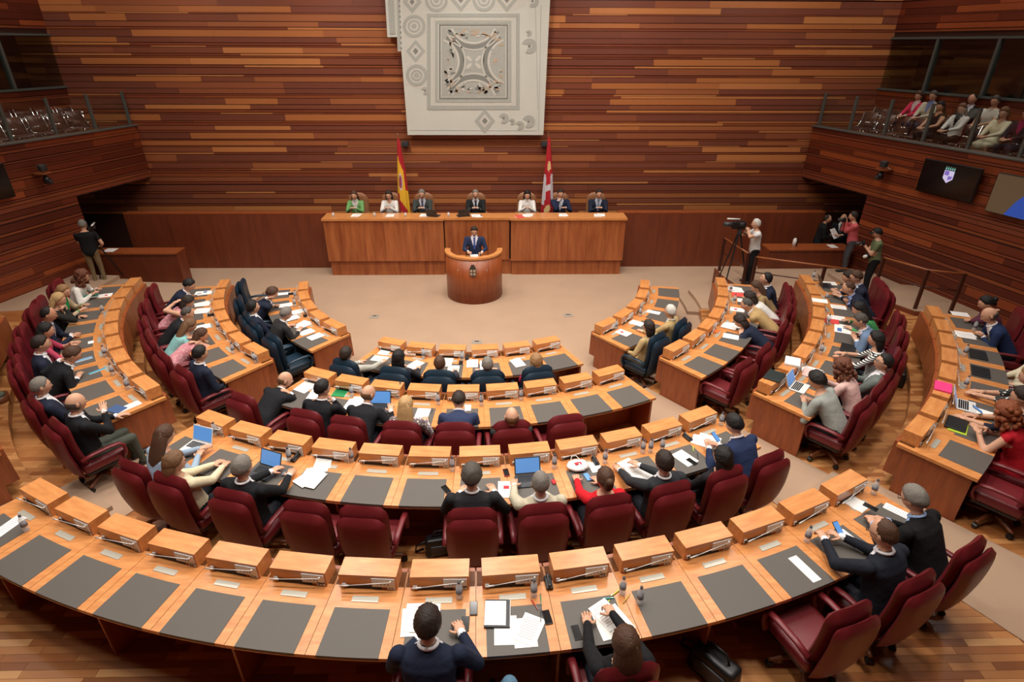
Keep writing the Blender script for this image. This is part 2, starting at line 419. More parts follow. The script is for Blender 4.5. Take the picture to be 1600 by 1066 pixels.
# ---- side walls: lower wall + gallery front in one plane, gallery behind it
def side_wall(s):
    nm = 'right' if s > 0 else 'left'
    d = Vector((s * WS, -1, 0)).normalized(); n = Vector((-s * 1, -WS, 0)).normalized()   # along, inward normal
    p0 = Vector((s * 10.0, YW, 0))
    rotz = math.atan2(d.y, d.x)
    Mw = Matrix.Translation(p0) @ Matrix.Rotation(rotz, 4, 'Z')        # local x along wall, local y sideways, z up
    side = 1 if (Mw.to_3x3() @ Vector((0, 1, 0))).dot(n) > 0 else -1   # +1: local +y points into the hall
    L = 21.0
    open_s = 2.55                                                       # opening near the back corner
    zo, zp = 2.45, 3.95
    b = MB()
    b.box(((open_s + L) / 2, -side * .15, zo / 2), (L - open_s, .3, zo))
    b.box((L / 2, -side * .15, (zo + zp) / 2), (L, .3, zp - zo))
    wl = struct(link('wall_' + nm, b.mesh('wall_' + nm, 'wall_core')))
    wl.matrix_basis = Mw
    gf = MB(); gf.box((L / 2, -side * 1.0, 3.45), (L, 1.4, .2)); gf.box((L / 2, -side * 1.3, 3.62), (L, .72, .16))   # gallery floor and raised rear step
    g_ = struct(gf.build('floor', 'carpet')); g_.matrix_basis = Mw
    # boards
    rs = [r for r in ROWS]
    ext = []
    z = ROWS[-1][1]
    i = 0
    while z > .1:
        h = (.19, .05, .2, .13, .05, .17)[i % 6]; ext.append((z - .012, z - h)); z -= h; i += 1
    random.seed(21 + s); tb = MB()
    for z1, z0 in rs + ext:
        if z0 >= zp: continue
        z1 = min(z1, zp); h = z1 - z0
        if h < .02: continue
        x = -random.random() * 2
        while x < L:
            ln = random.choice((1.4, 1.9, 2.4, 3.0)); a = max(x, 0 if z0 > zo - .05 else open_s); e = min(x + ln, L)
            if e - a > .08 and a < 13.5:
                if h > .10:
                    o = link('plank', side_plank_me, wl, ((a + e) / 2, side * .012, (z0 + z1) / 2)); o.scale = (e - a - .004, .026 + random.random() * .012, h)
                else:
                    tb.box(((a + e) / 2, side * .008, (z0 + z1) / 2), (e - a - .004, .024, h), random.choice((0, 0, 0, 2)))
            x += ln
    o = tb.build('narrow_batten', thin_mats, wl); o['kind'] = 'stuff'
    MB().box((L / 2, -side * .1, zp + .012), (L, .34, .03)).build('coping', 'post_grey', wl)
    # upper wall of the gallery with booth windows (wall runs parallel, 2.5 m further out)
    off = -side * 1.62
    up = struct(link('wall_gallery_' + nm, None)); up.matrix_basis = Mw
    w0, w1 = .35, 9.5; zb, zt = 4.98, 6.28
    core = MB(); core.box((L / 2, off - side * .1, (3.5 + zb) / 2), (L, .2, zb - 3.5)); core.box((L / 2, off - side * .1, (zt + 9.4) / 2), (L, .2, 9.4 - zt))
    core.box(((w0) / 2, off - side * .1, (zb + zt) / 2), (w0, .2, zt - zb))
    core.build('wall_core', 'wall_core', up)
    # plain boards on it
    random.seed(31 + s); tb = MB()
    for z1, z0 in rs:
        if z1 < 3.7 or z0 > 8: continue
        h = z1 - z0
        if zb - .02 < z0 < zt or zb < z1 < zt + .02: spans = [(0, w0)]
        else: spans = [(0, L)]
        for sa, se in spans:
            x = sa - random.random() * 1.5
            while x < se:
                ln = random.choice((1.5, 2.2, 2.8)); a = max(x, sa); e = min(x + ln, se)
                if e - a > .06 and a < 9:
                    if h > .10:
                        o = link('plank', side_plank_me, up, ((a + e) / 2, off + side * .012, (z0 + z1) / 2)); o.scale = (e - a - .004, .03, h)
                    else: tb.box(((a + e) / 2, off + side * .008, (z0 + z1) / 2), (e - a - .004, .024, h), random.choice((0, 0, 2)))
                x += ln
    o = tb.build('narrow_batten', thin_mats, up); o['kind'] = 'stuff'
    # booth: a dim room behind glass
    bo = MB()
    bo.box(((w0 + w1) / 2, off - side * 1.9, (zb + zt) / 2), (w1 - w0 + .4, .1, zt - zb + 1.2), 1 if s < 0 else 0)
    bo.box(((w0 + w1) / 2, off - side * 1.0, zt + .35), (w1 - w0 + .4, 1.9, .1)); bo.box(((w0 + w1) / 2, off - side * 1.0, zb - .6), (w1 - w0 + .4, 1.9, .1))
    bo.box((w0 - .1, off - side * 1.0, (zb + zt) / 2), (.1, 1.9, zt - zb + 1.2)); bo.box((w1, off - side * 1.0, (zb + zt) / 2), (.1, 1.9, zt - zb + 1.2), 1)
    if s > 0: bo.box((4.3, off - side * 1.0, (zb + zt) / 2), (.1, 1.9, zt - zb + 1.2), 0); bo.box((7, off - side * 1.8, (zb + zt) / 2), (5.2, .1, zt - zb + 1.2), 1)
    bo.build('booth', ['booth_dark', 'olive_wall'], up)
    win = struct(link('window_%d' % (2 if s > 0 else 1), None)); win.matrix_basis = Mw
    fr = MB()
    fr.box(((w0 + w1) / 2, off, zb), (w1 - w0, .14, .05)); fr.box(((w0 + w1) / 2, off, zt), (w1 - w0, .14, .05))
    fr.build('window_frame', 'post_grey', win)
    xs = [w0, 1.9, 3.5, 5.2, 6.9, 9.5]
    for x in xs: MB().box((x, off, (zb + zt) / 2), (.07, .14, zt - zb)).build('mullion', 'post_grey', win)
    for a, e in zip(xs[:-1], xs[1:]): MB().box(((a + e) / 2, off, (zb + zt) / 2), (e - a - .07, .02, zt - zb - .05)).build('pane', 'booth_glass', win)
    return Mw, side, wl, n, p0
MWR, SDR, WALLR, NR, P0R = side_wall(1)
MWL, SDL, WALLL, NL, P0L = side_wall(-1)
# rear of the hall (behind the camera) and ceiling, so the room is closed
struct(MB().box((0, -3.2, 4.6), (34, .3, 9.6)).build('wall_rear', 'panel_wood'))
ceil = struct(MB().box((0, 7.4, CEIL + .1), (36, 22, .2)).build('ceiling', 'ceiling_white'))
for s in (-1, 1): struct(MB().box((s * 16.9, 7.4, 4.6), (.3, 22, 9.6)).build('wall_outer_' + ('right' if s > 0 else 'left'), 'wall_core'))
for i, (lx, ly, ls, le) in enumerate(LAMPS):
    if i in TILT: lab_ = 'added unseen wall-washing lamp before the board wall, %s from the left' % ORD[i - min(TILT)]
    elif i > max(TILT): lab_ = 'added unseen ceiling lamp over the %s gallery, %s from the rear' % ('left' if lx < 0 else 'right', ORD[(i - max(TILT) - 1) % 3])
    else: lab_ = 'round ceiling lamp, %s of four from the rear, %s row from the left' % (ORD[i % 4], ORD[i // 4])
    t = thing('ceiling_lamp', lab_, 'lamp', (lx, ly, CEIL - (.22 if i in TILT else 0)), (TILT.get(i, 0), 0, 0), group='round ceiling lamps')
    MB().lathe([(ls * .5, -.05), (ls * .56, -.05), (ls * .56, 0), (ls * .5, 0)], 24).build('rim', 'steel_dark', t)
    MB().lathe([(ls * .5, -.045), (ls * .5, -.01)], 24).build('diffuser', 'lamp_glow', t)

# ---- low veneered wall behind the presidium, dais floor
wd = struct(link('wall_dais', None))
for XL, XR in ((-10.35, -4.3), (4.12, 10.3)):
    MB().box(((XL + XR) / 2, 16.86, .8), (XR - XL, .2, 1.6)).build('core', 'wall_core', wd)
    x = XL
    while x < XR - .05:
        x2 = min(x + 1.24, XR)
        MB().box((0, 0, 0), (x2 - x - .006, .04, 1.66)).build('veneer_panel', 'dark_veneer', wd, loc=((x + x2) / 2, 16.74, .83)); x = x2
    MB().box(((XL + XR) / 2, 16.85, 1.675), (XR - XL, .27, .035)).build('capping', 'panel_wood', wd)
struct(MB().box((-.09, 17.25, .45), (8.4, 1.46, .90)).build('floor', 'carpet'))
# low return blocks left and right
def low_block(x0, x1, y0, y1, z1, z0=0, lab=''):
    t = thing('low_partition', lab, 'partition', ((x0 + x1) / 2, y0, z0))
    o = MB().box(((x0 + x1) / 2, (y0 + y1) / 2, (z0 + z1) / 2), (x1 - x0, y1 - y0, z1 - z0 - .04)); link('front_panel', o.mesh('front_panel', 'dark_veneer'), t, world=True)
    o = MB().box(((x0 + x1) / 2, (y0 + y1) / 2 - .02, z1 - .02), (x1 - x0 + .02, y1 - y0 + .06, .04)); link('worktop', o.mesh('worktop', 'panel_wood'), t, world=True)
    return t
low_block(-10.55, -8.28, 15.27, 15.72, .98, 0, 'low brown veneered partition at the left behind the video operator')
low_block(8.18, 10.55, 15.35, 15.85, 1.0, 0, 'low brown veneered partition at the right behind the two photographers')
# platform at the right with steps, walkway along the right wall
pl = struct(MB().prism([(6.75, 14.75), (7.0, 13.55), (8.6, 12.75), (10.95, 13.3), (10.95, 15.35), (6.75, 15.35)], -.02, .42).build('floor', 'carpet'))
MB().prism([(6.72, 15.36), (6.72, 14.74), (6.98, 13.53), (7.0, 13.55), (6.75, 14.75), (6.75, 15.36)], -.02, .44).build('platform_riser', 'dark_veneer', pl)
pw = struct(MB().prism([(9.6, 13.0), (10.2, 11.9), (11.7, 11.4), (11.3, 13.4), (10.6, 13.6)], -.02, .66).build('floor', 'carpet'))
MB().prism([(9.58, 13.0), (10.18, 11.88), (11.7, 11.38), (11.7, 11.4), (10.2, 11.9), (9.6, 13.0)], -.02, .64).build('walkway_riser', 'dark_veneer', pw)
# ================================================================== DESKS
def console_meshes(k, pitch):
    w_ = .82 * pitch * R[k]; d = .22; h = .18
    b = MB(); b.box((0, 0, -h / 2), (w_, d, h))                   # origin at top centre; +y points to the podium, seat side is -y
    body = b.mesh('console', 'desk_wood')
    # recess below, panel, socket, microphone
    pn = MB(); pn.box((w_ * .27, -d / 2 - .004, -.085), (w_ * .40, .012, .11))
    pn.box((w_ * .40, -d / 2 - .004, -.15), (w_ * .14, .012, .05))
    for q in range(4): pn.box((w_ * (.17 + .06 * q), -d / 2 - .012, -.10), (.01, .008, .01), 1)
    for q in range(2): pn.box((w_ * (.37 + .05 * q), -d / 2 - .012, -.15), (.01, .008, .01), 1)
    panel = pn.mesh('control_panel', ['silver_plastic', 'dark_grey'])
    sl = MB().box((-w_ * .08, -d / 2 - .002, -.155), (w_ * .62, .008, .045)).mesh('slot', 'slot_dark')
    sk = MB().box((-w_ * .42, -d / 2 - .006, -.135), (.04, .016, .04)).box((-w_ * .42, -d / 2 - .016, -.135), (.022, .008, .022), 1).mesh('socket', ['silver_plastic', 'black_plastic'])
    mc = MB(); y = -d / 2 - .03
    mc.tube([(w_ * .40, -d / 2, -.055), (w_ * .40, y, -.05)], .011, 8); mc.tube([(w_ * .40, y, -.05), (-w_ * .30, y - .03, -.075)], .0045, 6)
    mc.tube([(-w_ * .30, y - .03, -.075), (-w_ * .46, y - .035, -.08)], .008, 8, 0)
    mic = mc.mesh('microphone_arm', 'mic_silver', True)
    return body, panel, sl, sk, mic, w_
ROWN = ['front', 'second', 'third', 'nearest']
SECN = {0: 'central', -1: 'left', 1: 'right'}
def desk_block(k, sec):
    zt, zf, zd = ZT[k], ZF[k], ZD[k]
    pitch = DC[k] if sec == 0 else DS[k]; n = NC[k] if sec == 0 else NS[k]
    if sec == 0: ang = [(i - (n - 1) / 2) * pitch for i in range(n)]
    else: ang = [sec * (TS[k] + i * pitch) for i in range(n)]
    t0, t1 = min(ang) - pitch / 2 - .006, max(ang) + pitch / 2 + .006
    tm = (t0 + t1) / 2
    base = pol(R[k] + .3, tm, zf)
    t = thing('curved_desk', 'long curved wooden desk of the %s row, %s block' % (ROWN[k], SECN[sec]), 'desk', base, group=None)
    off = base
    def put(name, b, m):
        b.v = [(v[0] - off[0], v[1] - off[1], v[2] - off[2]) for v in b.v]
        return b.build(name, m, t)
    nn = n * 4
    for i, a in enumerate(sorted(ang)):
        e0 = t0 if i == 0 else a - pitch / 2 + .00025; e1 = t1 if i == n - 1 else a + pitch / 2 - .00025
        put('desktop_segment', MB().sector(R[k] - .10, R[k] + .83, e0, e1, zd - .045, zd, 4), 'desk_wood')
    put('desk_frame', MB().sector(R[k] - .08, R[k] + .80, t0 + .004, t1 - .004, zd - .06, zd - .045, nn), 'panel_wood')
    put('plinth', MB().sector(R[k] + .06, R[k] + .3, t0 + .01, t1 - .01, zf - .15, zf + .26, nn), 'panel_wood')
    put('modesty_panel', MB().sector(R[k] + .30, R[k] + .33, t0 + .01, t1 - .01, zf + .02, zd - .06, nn), 'panel_wood')
    for e, tt in ((0, t0), (1, t1)):
        w_ = .035 / R[k]
        a0, a1 = (tt + .003, tt + .003 + w_) if e == 0 else (tt - .003 - w_, tt - .003)
        put('end_panel', MB().sector(R[k] + .0, R[k] + .78, a0, a1, zf, zd - .06, 1), 'panel_wood')
    body, panel, sl, sk, mic, w_ = console_meshes(k, pitch)
    fp = MB()
    fw_ = pitch * R[k] * .985
    fp.add([(-fw_ / 2, -.10, zd - zf), (fw_ / 2, -.10, zd - zf), (fw_ / 2 * .98, .13, zd - zf), (-fw_ / 2 * .98, .13, zd - zf), (-fw_ / 2, -.04, .24), (fw_ / 2, -.04, .24), (fw_ / 2 * .98, .15, .24), (-fw_ / 2 * .98, .15, .24)],
           [(3, 2, 1, 0), (4, 5, 6, 7), (0, 1, 5, 4), (2, 3, 7, 6), (1, 2, 6, 5), (3, 0, 4, 7)])
    fpm = fp.mesh('front_panel', 'panel_wood')
    plm = MB().box((0, 0, 0), (.26 if k else .22, .065, .006)).mesh('name_plate', 'silver_plate')
    for i, a in enumerate(ang):
        c = link('console', body, t, pol(R[k], a, zt) - off, a)
        for nm, me in (('control_panel', panel), ('slot', sl), ('socket', sk), ('microphone_arm', mic)): link(nm, me, c)
        link('front_panel', fpm, t, pol(R[k] - .02, a, zf) - off, a)
        hm = pitch * .37
        m_ = MB().sector(R[k] + .34, R[k] + .832, a - hm, a + hm, zd - .03, zd + .004, 3); m_.v = [(v[0] - off[0], v[1] - off[1], v[2] - off[2]) for v in m_.v]
        m_.build('writing_mat', 'mat_leather', t)
        link('name_plate', plm, t, pol(R[k] + .235, a, zd + .003) - off, a)
        if 0 < i and i % 2 == (n % 2):
            put('support', MB().sector(R[k] + .33, R[k] + .76, a - pitch / 2 - .012 / R[k], a - pitch / 2 + .012 / R[k], zf, zd - .06, 1), 'panel_wood')
    return ang
mat('silver_plate', srgb(190, 187, 174), .3, metal=.3)
SEATS = {}
for k in range(4):
    for sec in (-1, 0, 1):
        SEATS[(k, sec)] = desk_block(k, sec)

# ================================================================== CHAIRS
def chair_proto(leather):
    t = bpy.data.objects.new('swivel_chair', None); COL.objects.link(t)
    W = .60
    seat = rbox((.56, .56, .14), .05, 3, (0, .02, .44)); seat.v = [(x, y, z + .03 * max(0, 1 - abs(x) * 5) * 0) for x, y, z in seat.v]
    seat.build('seat', leather, t, True)
    rbox((.50, .5, .06), .02, 2, (0, .02, .345)).build('seat_pan', 'black_plastic', t, True)
    # back: outer shell (rear) and front cushion, both curved and tapered
    def back(y0, th, wtop, wmid, z0, z1, bulge):
        s = MB(); nu, nv = 10, 12
        for side in (0, 1):
            for j in range(nv + 1):
                v = j / nv; z = z0 + (z1 - z0) * v
                ww = wmid + (wtop - wmid) * v if v > .5 else (wmid + (wtop - wmid) * .5) * (1 - .16 * (1 - v * 2) ** 2)
                if v > .80: ww *= 1 - .30 * ((v - .80) / .20) ** 3
                rec = -.085 * v - .035 * math.sin(v * PI) * bulge
                for i in range(nu + 1):
                    u = i / nu * 2 - 1
                    edge = (1 - abs(u) ** 6) ** .5 * (1 - (abs(v * 2 - 1)) ** 8) ** .5
                    yy_ = y0 + rec + (.03 * u * u) + (th / 2 * edge) * (1 if side else -1)
                    s.v.append((u * ww / 2, yy_, z - (.035 * abs(u) ** 3 if v > .7 else 0) * (v - .7) / .3))
        N1 = (nu + 1) * (nv + 1)
        for side in (0, 1):
            for j in range(nv):
                for i in range(nu):
                    q = [side * N1 + j * (nu + 1) + i, side * N1 + j * (nu + 1) + i + 1, side * N1 + (j + 1) * (nu + 1) + i + 1, side * N1 + (j + 1) * (nu + 1) + i]
                    s.f.append(tuple(q) if side == 0 else tuple(reversed(q))); s.m.append(0)
        return s
    back(-.195, .11, .56, .58, .40, 1.225, 1).build('back_cushion', leather, t, True)
    back(-.305, .10, .57, .60, .33, 1.15, 1).build('back_shell', leather, t, True)
    for s in (-1, 1):
        a = MB(); x = s * .315
        pts = [(x, -.26, .64), (x, -.1, .665), (x, .1, .665), (x, .22, .65), (x, .27, .60), (x, .27, .50), (x, .22, .42)]
        vs = []; fs = []; n = 8
        for i, p in enumerate(pts):
            d = Vector(pts[min(i + 1, 6)]) - Vector(pts[max(i - 1, 0)]); d.normalize(); bb = Vector((1, 0, 0)); aa = d.cross(bb)
            for q in range(n):
                g = 2 * PI * q / n; vs.append(Vector(p) + bb * (.038 * math.cos(g)) + aa * (.024 * math.sin(g)))
        for i in range(6):
            for q in range(n): fs.append((i * n + q, i * n + (q + 1) % n, (i + 1) * n + (q + 1) % n, (i + 1) * n + q))
        fs.append(tuple(range(n - 1, -1, -1))); fs.append(tuple(range(6 * n, 7 * n)))
        a.add(vs, fs); a.build('armrest', leather, t, True)
    MB().lathe([(.03, .13), (.03, .22), (.045, .23), (.045, .33)], 12).build('gas_column', 'black_plastic', t, True)
    leg = MB()
    leg.tube([(0, 0, .15), (.12, 0, .14), (.28, 0, .105), (.32, 0, .10)], [.035, .032, .024, .02], 8); legm = leg.mesh('base_leg', 'chair_wood', True)
    cs = MB(); cs.tube([(.305, -.026, .038), (.305, .026, .038)], .037, 12); cs.box((.305, 0, .075), (.03, .02, .05)); csm = cs.mesh('caster', 'black_plastic')
    for i in range(5):
        l = link('base_leg', legm, t, (0, 0, 0), .3 + i * 2 * PI / 5); link('caster', csm, l)
    return t
PRED = chair_proto('red_leather'); PBLUE = chair_proto('blue_leather'); PTAN = chair_proto('tan_leather')
CHN = {}
def place_chair(k, th, dr=1.03, yaw=0.0, label=None, proto=None, grp=None):
    pr_ = proto or (PBLUE if k == 0 else PRED)
    c = copy_tree(pr_)
    c.location = pol(R[k] + dr, th, ZF[k]); c.rotation_euler = (0, 0, th + yaw)
    c['category'] = 'chair'; c['label'] = label; c['group'] = grp or ('blue swivel chairs of the front row' if k == 0 else 'red swivel chairs of the %s row' % ROWN[k])
    return c
# ================================================================== PRESIDIUM, PODIUM
DZ = .90
XC = -.09
pt = thing('presidium_desk', 'long veneered presidium desk on a plinth in front of the board wall', 'desk', (XC, 16.0, 0))
def pp(name, b, m, smooth=False): return link(name, b.mesh(name, m, smooth), pt, world=True)
for a, b_ in ((-4.38, -1.0), (.92, 4.2)):
    n = 6; wseg = (b_ - a) / n
    for i in range(n):
        pp('veneer_panel', MB().box((a + (i + .5) * wseg, 16.02, 1.06), (wseg - .004, .05, 1.2)), 'veneer_wood')
    pp('top', MB().box(((a + b_) / 2, 16.28, 1.69), (b_ - a + .06, .64, .06)), 'desk_wood')
    pp('plinth', MB().box(((a + b_) / 2, 16.2, .235), (b_ - a - .06, .24, .47)), 'veneer_wood')
for i in range(3): pp('veneer_panel', MB().box((-.98 + (i + .5) * .62, 16.11, 1.06), (.61, .05, 1.2)), 'veneer_wood')
pp('top', MB().box((-.04, 16.34, 1.68), (1.92, .56, .06)), 'desk_wood')
pp('plinth', MB().box((-.04, 16.26, .235), (1.96, .24, .47)), 'veneer_wood')
pp('dark_slit_filler', MB().box((-.09, 16.22, .84), (8.3, .1, 1.6)), 'wall_core')  # added dark filler, stands in for shade in the slits between desk sections
for xs in (-4.33, 4.15): pp('end_panel', MB().box((xs, 16.3, 1.06), (.05, .52, 1.2)), 'veneer_wood')

pod = thing('speaker_podium', 'round wooden speaker podium with an open back in the middle of the arena', 'podium', (XC, 14.62, 0))
def arc(r0, r1, z0, z1, a0=-PI / 2 - .55, a1=PI / 2 + .55, n=32):
    b = MB()
    for i in range(n + 1):
        t_ = a0 + (a1 - a0) * i / n; dx, dy = math.sin(t_), -math.cos(t_)
        for r, z in ((r0, z0), (r1, z0), (r1, z1), (r0, z1)): b.v.append((dx * r, dy * r, z))
    b.f = [(0, 1, 2, 3), (4 * n + 3, 4 * n + 2, 4 * n + 1, 4 * n)]
    for i in range(n):
        for j in range(4): b.f.append((4 * i + j, 4 * i + 4 + j, 4 * i + 4 + (j + 1) % 4, 4 * i + (j + 1) % 4))
    b.m = [0] * len(b.f); return b
A1 = PI / 2 + .15
arc(.66, .75, 0, 1.22, -A1, A1).build('drum', 'panel_wood', pod, True)
arc(.62, .765, 1.22, 1.27, -A1, A1).build('rim', 'desk_wood', pod)
lz = MB(); lz.prism([(-.5, -.42), (.5, -.42), (.55, -.05), (-.55, -.05)], 1.08, 1.12); lz.build('lectern_top', 'desk_wood', pod)
MB().box((0, .1, .05), (1.2, .9, .1)).build('standing_board', 'carpet', pod)
for sx in (-.38, .36): MB().box((sx, -math.sqrt(.75 ** 2 - sx * sx) - .006, .93), (.02, .012, .075)).build('metal_fitting', 'steel', pod)
cr = MB()
cr.prism([(-.085, 0), (-.085, .16), (.085, .16), (.085, 0), (.06, -.06), (0, -.09), (-.06, -.06)], -.012, .012, 0, Matrix.Translation((-.0, -.762, .86)) @ Matrix.Rotation(PI / 2, 4, 'X'))
cr.box((0, -.775, 1.05), (.13, .02, .05)); cr.box((0, -.775, 1.09), (.08, .02, .04))
for ix in (-1, 1):
    for iz in (0, 1): cr.box((ix * .04, -.782, .86 + iz * .085), (.055, .016, .055), 1)
cr.build('crest', ['steel_dark', 'mosaic_tan'], pod)
for s in (-1, 1): MB().tube([(s * .2, -.3, 1.12), (s * .17, -.22, 1.3), (s * .1, -.12, 1.4)], .008, 6).build('microphone', 'black_plastic', pod)

# ================================================================== STONE MOSAIC PANEL ON THE WALL
TY = YW - .25
mos = thing('mosaic_panel', 'large pale Roman-style mosaic panel hung on the board wall', 'mosaic', (-.08, TY, 3.7))
def wp(px, py, dy=0):
    p = aty(px, py, TY); return Vector((p.x, TY - dy, p.z))
def slab(name, pts, th, front, m):
    """pts: pixel polygon on the panel plane, real slab of thickness th whose face is `front` in front of TY"""
    q = [aty(x, y, TY) for x, y in pts]; n = len(q)
    vs = [(p.x, TY - front, p.z) for p in q] + [(p.x, TY - front + th, p.z) for p in q]
    fs = [tuple(range(n)), tuple(range(2 * n - 1, n - 1, -1))] + [(i, n + i, n + (i + 1) % n, (i + 1) % n) for i in range(n)]
    return link(name, MB().add(vs, fs).mesh(name, m), mos, world=True)
slab('stone_slab', [(637, 211), (849, 211), (862.5, -60), (617, -60), (620.5, 58), (621.5, 80), (627, 80)], .12, .0, 'stone')
slab('stone_slab', [(605, 58), (621, 58), (617, -60), (598, -60)], .08, -.03, 'stone')
slab('border_band', [(609, 53), (617, 53), (612, -60), (602, -60)], .03, -.01, 'mosaic_grey')
slab('border_band', [(622, 78), (626, 78), (623.5, -60), (619, -60)], .02, .01, 'mosaic_grey')
def frame(x0, y0, x1, y1, w_, m, f=.008):
    k = 1 - (211 - 0) * 0
    slab('border_band', [(x0, y0), (x1, y0), (x1, y0 + w_), (x0, y0 + w_)], .02, f, m); slab('border_band', [(x0, y1 - w_), (x1, y1 - w_), (x1, y1), (x0, y1)], .02, f, m)
    slab('border_band', [(x0, y0 + w_), (x0 + w_, y0 + w_), (x0 + w_, y1 - w_), (x0, y1 - w_)], .02, f, m); slab('border_band', [(x1 - w_, y0 + w_), (x1, y0 + w_), (x1, y1 - w_), (x1 - w_, y1 - w_)], .02, f, m)
frame(667, 21, 812, 171, 6, 'mosaic_grey'); frame(675, 28, 804, 165, 4, 'mosaic_pale'); frame(680, 33, 799, 160, 4, 'mosaic_grey'); frame(686, 38, 794, 155, 2.5, 'mosaic_dark')
slab('mosaic_field', [(690, 42), (790, 42), (790, 151), (690, 151)], .02, .005, 'mosaic_grey')
def ring(cx, cy, r0, r1, m, a0=0, a1=360, f=.010, sy=1.0):
    n = 20; pts = [(cx + r1 * math.cos(math.radians(a0 + (a1 - a0) * i / n)), cy + sy * r1 * math.sin(math.radians(a0 + (a1 - a0) * i / n))) for i in range(n + 1)]
    inn = [(cx + r0 * math.cos(math.radians(a0 + (a1 - a0) * i / n)), cy + sy * r0 * math.sin(math.radians(a0 + (a1 - a0) * i / n))) for i in range(n + 1)]
    P1 = [aty(x, y, TY) for x, y in pts]; P0 = [aty(x, y, TY) for x, y in inn]
    vs = []; fs = []
    for a, b in zip(P0, P1): vs += [(a.x, TY - f, a.z), (b.x, TY - f, b.z), (a.x, TY + .01, a.z), (b.x, TY + .01, b.z)]
    for i in range(n):
        a = 4 * i; b = a + 4; fs += [(a, a + 1, b + 1, b), (a + 1, a + 3, b + 3, b + 1), (a + 2, a, b, b + 2)]
    return link('ring', MB().add(vs, fs).mesh('ring', m), mos, world=True)
slab('mosaic_field', [(629, 20), (666, 20), (666, 132), (655, 140), (640, 133), (633.5, 136)], .02, .003, 'mosaic_pale')
slab('mosaic_field', [(622.5, -60), (848, -60), (820, 10), (806, 16), (666, 18), (629, 20)], .02, .003, 'mosaic_pale')
for q in range(14):
    yq = 20 + q * 8.2; slab('tessera', [(623 + q * .33, yq - 20), (625 + q * .33, yq - 20), (625 + q * .33, yq - 17), (623 + q * .33, yq - 17)], .02, .014, 'mosaic_dark') if yq < 98 else None
for (x0, y0, x1, y1) in ((667, 172, 812, 171), (836, 8, 840, 170), (845, 8, 841, 205), (640, 203, 838, 204)):
    slab('border_line', [(x0, y0), (x1, y1), (x1 + .9, y1 + .9), (x0 + .9, y0 + .9)], .02, .004, 'mosaic_grey')
for cx, cy, r in ((647, 41, 18), (651, 117.5, 17), (682, 1, 18), (756, 0, 18)):
    ring(cx, cy, r - 5, r, 'mosaic_grey'); ring(cx, cy, r - 11, r - 8, 'mosaic_grey'); ring(cx, cy, 0.5, 4, 'mosaic_grey')
def diamond(cx, cy, r, m, r2=0):
    slab('diamond', [(cx, cy - r * 1.2), (cx + r, cy), (cx, cy + r * 1.2), (cx - r, cy)], .02, .009, m)
    if r2:
        slab('diamond', [(cx, cy - r2 * 1.2), (cx + r2, cy), (cx, cy + r2 * 1.2), (cx - r2, cy)], .02, .012, 'mosaic_pale'); slab('diamond', [(cx, cy - r2 * .6), (cx + r2 * .5, cy), (cx, cy + r2 * .6), (cx - r2 * .5, cy)], .02, .015, 'mosaic_dark')
diamond(649.5, 80, 15, 'mosaic_grey', 9); diamond(757.5, 189, 16, 'mosaic_grey', 9); diamond(720, -1, 17, 'mosaic_grey', 10); diamond(792, -1, 17, 'mosaic_grey', 10); diamond(644, 3, 15, 'mosaic_grey', 8)
for x, y, r in ((787, 185, 8), (826, 190, 10), (812, 196, 7), (827, 72, 12), (826, 52, 5), (832, 2, 10), (664, 142, 6), (800, 190, 5)):
    ring(x, y, r * .35, r, 'mosaic_grey', 200, 480); ring(x, y, .3, r * .2, 'mosaic_dark')
for a0, cx, cy in ((20, 740, 32), (200, 740, 161), (290, 681, 96), (110, 799, 96)):
    ring(cx, cy, 34, 37, 'mosaic_pale', a0, a0 + 140, .013); ring(cx, cy, 38, 44, 'mosaic_dark', a0 + 4, a0 + 136, .011); ring(cx, cy, 45, 47, 'mosaic_pale', a0 + 8, a0 + 132, .013)
slab('mosaic_field', [(723, 84), (757, 84), (755, 110), (726, 110)], .02, .011, 'mosaic_grey')
for q in range(4):
    a = PI / 4 + q * PI / 2; cx, cy = 740 + 10 * math.cos(a), 97 + 8 * math.sin(a)
    n = 8; slab('leaf', [(cx + (6 * math.cos(g)) * math.cos(a) - 2.6 * math.sin(g) * math.sin(a), cy + (6 * math.cos(g)) * math.sin(a) + 2.6 * math.sin(g) * math.cos(a)) for g in [2 * PI * j / n for j in range(n)]], .02, .016, 'mosaic_pale')
random.seed(5)
for q in range(110):
    e = random.choice('tblr'); u = random.uniform(-38, 38); v = random.uniform(4, 22)
    cx, cy = {'t': (740 + u, 45 + v * .7), 'b': (740 + u, 148 - v * .7), 'l': (693 + v * .8, 96 + u), 'r': (787 - v * .8, 96 + u)}[e]
    a = random.random() * PI; n = 7; r_ = random.uniform(2.2, 5.5)
    slab('leaf', [(cx + r_ * math.cos(g) * math.cos(a) - r_ * .45 * math.sin(g) * math.sin(a), cy + r_ * math.cos(g) * math.sin(a) + r_ * .45 * math.sin(g) * math.cos(a)) for g in [2 * PI * j / n for j in range(n)]], .02, .014, random.choice(('mosaic_tan', 'mosaic_grey', 'mosaic_pale', 'mosaic_tan', 'mosaic_dark')))

# small wall loudspeakers under the panel
for px, w_ in ((633, 'left'), (851, 'right')):
    p = aty(px, 225, YW - .12)
    t = thing('wall_speaker_box', 'small black wall fitting under the %s corner of the mosaic panel' % w_, 'fitting', p)
    rbox((.2, .16, .14), .02, 2).build('housing', 'dark_grey', t); MB().box((0, .1, 0), (.06, .06, .06)).build('bracket', 'black_plastic', t)

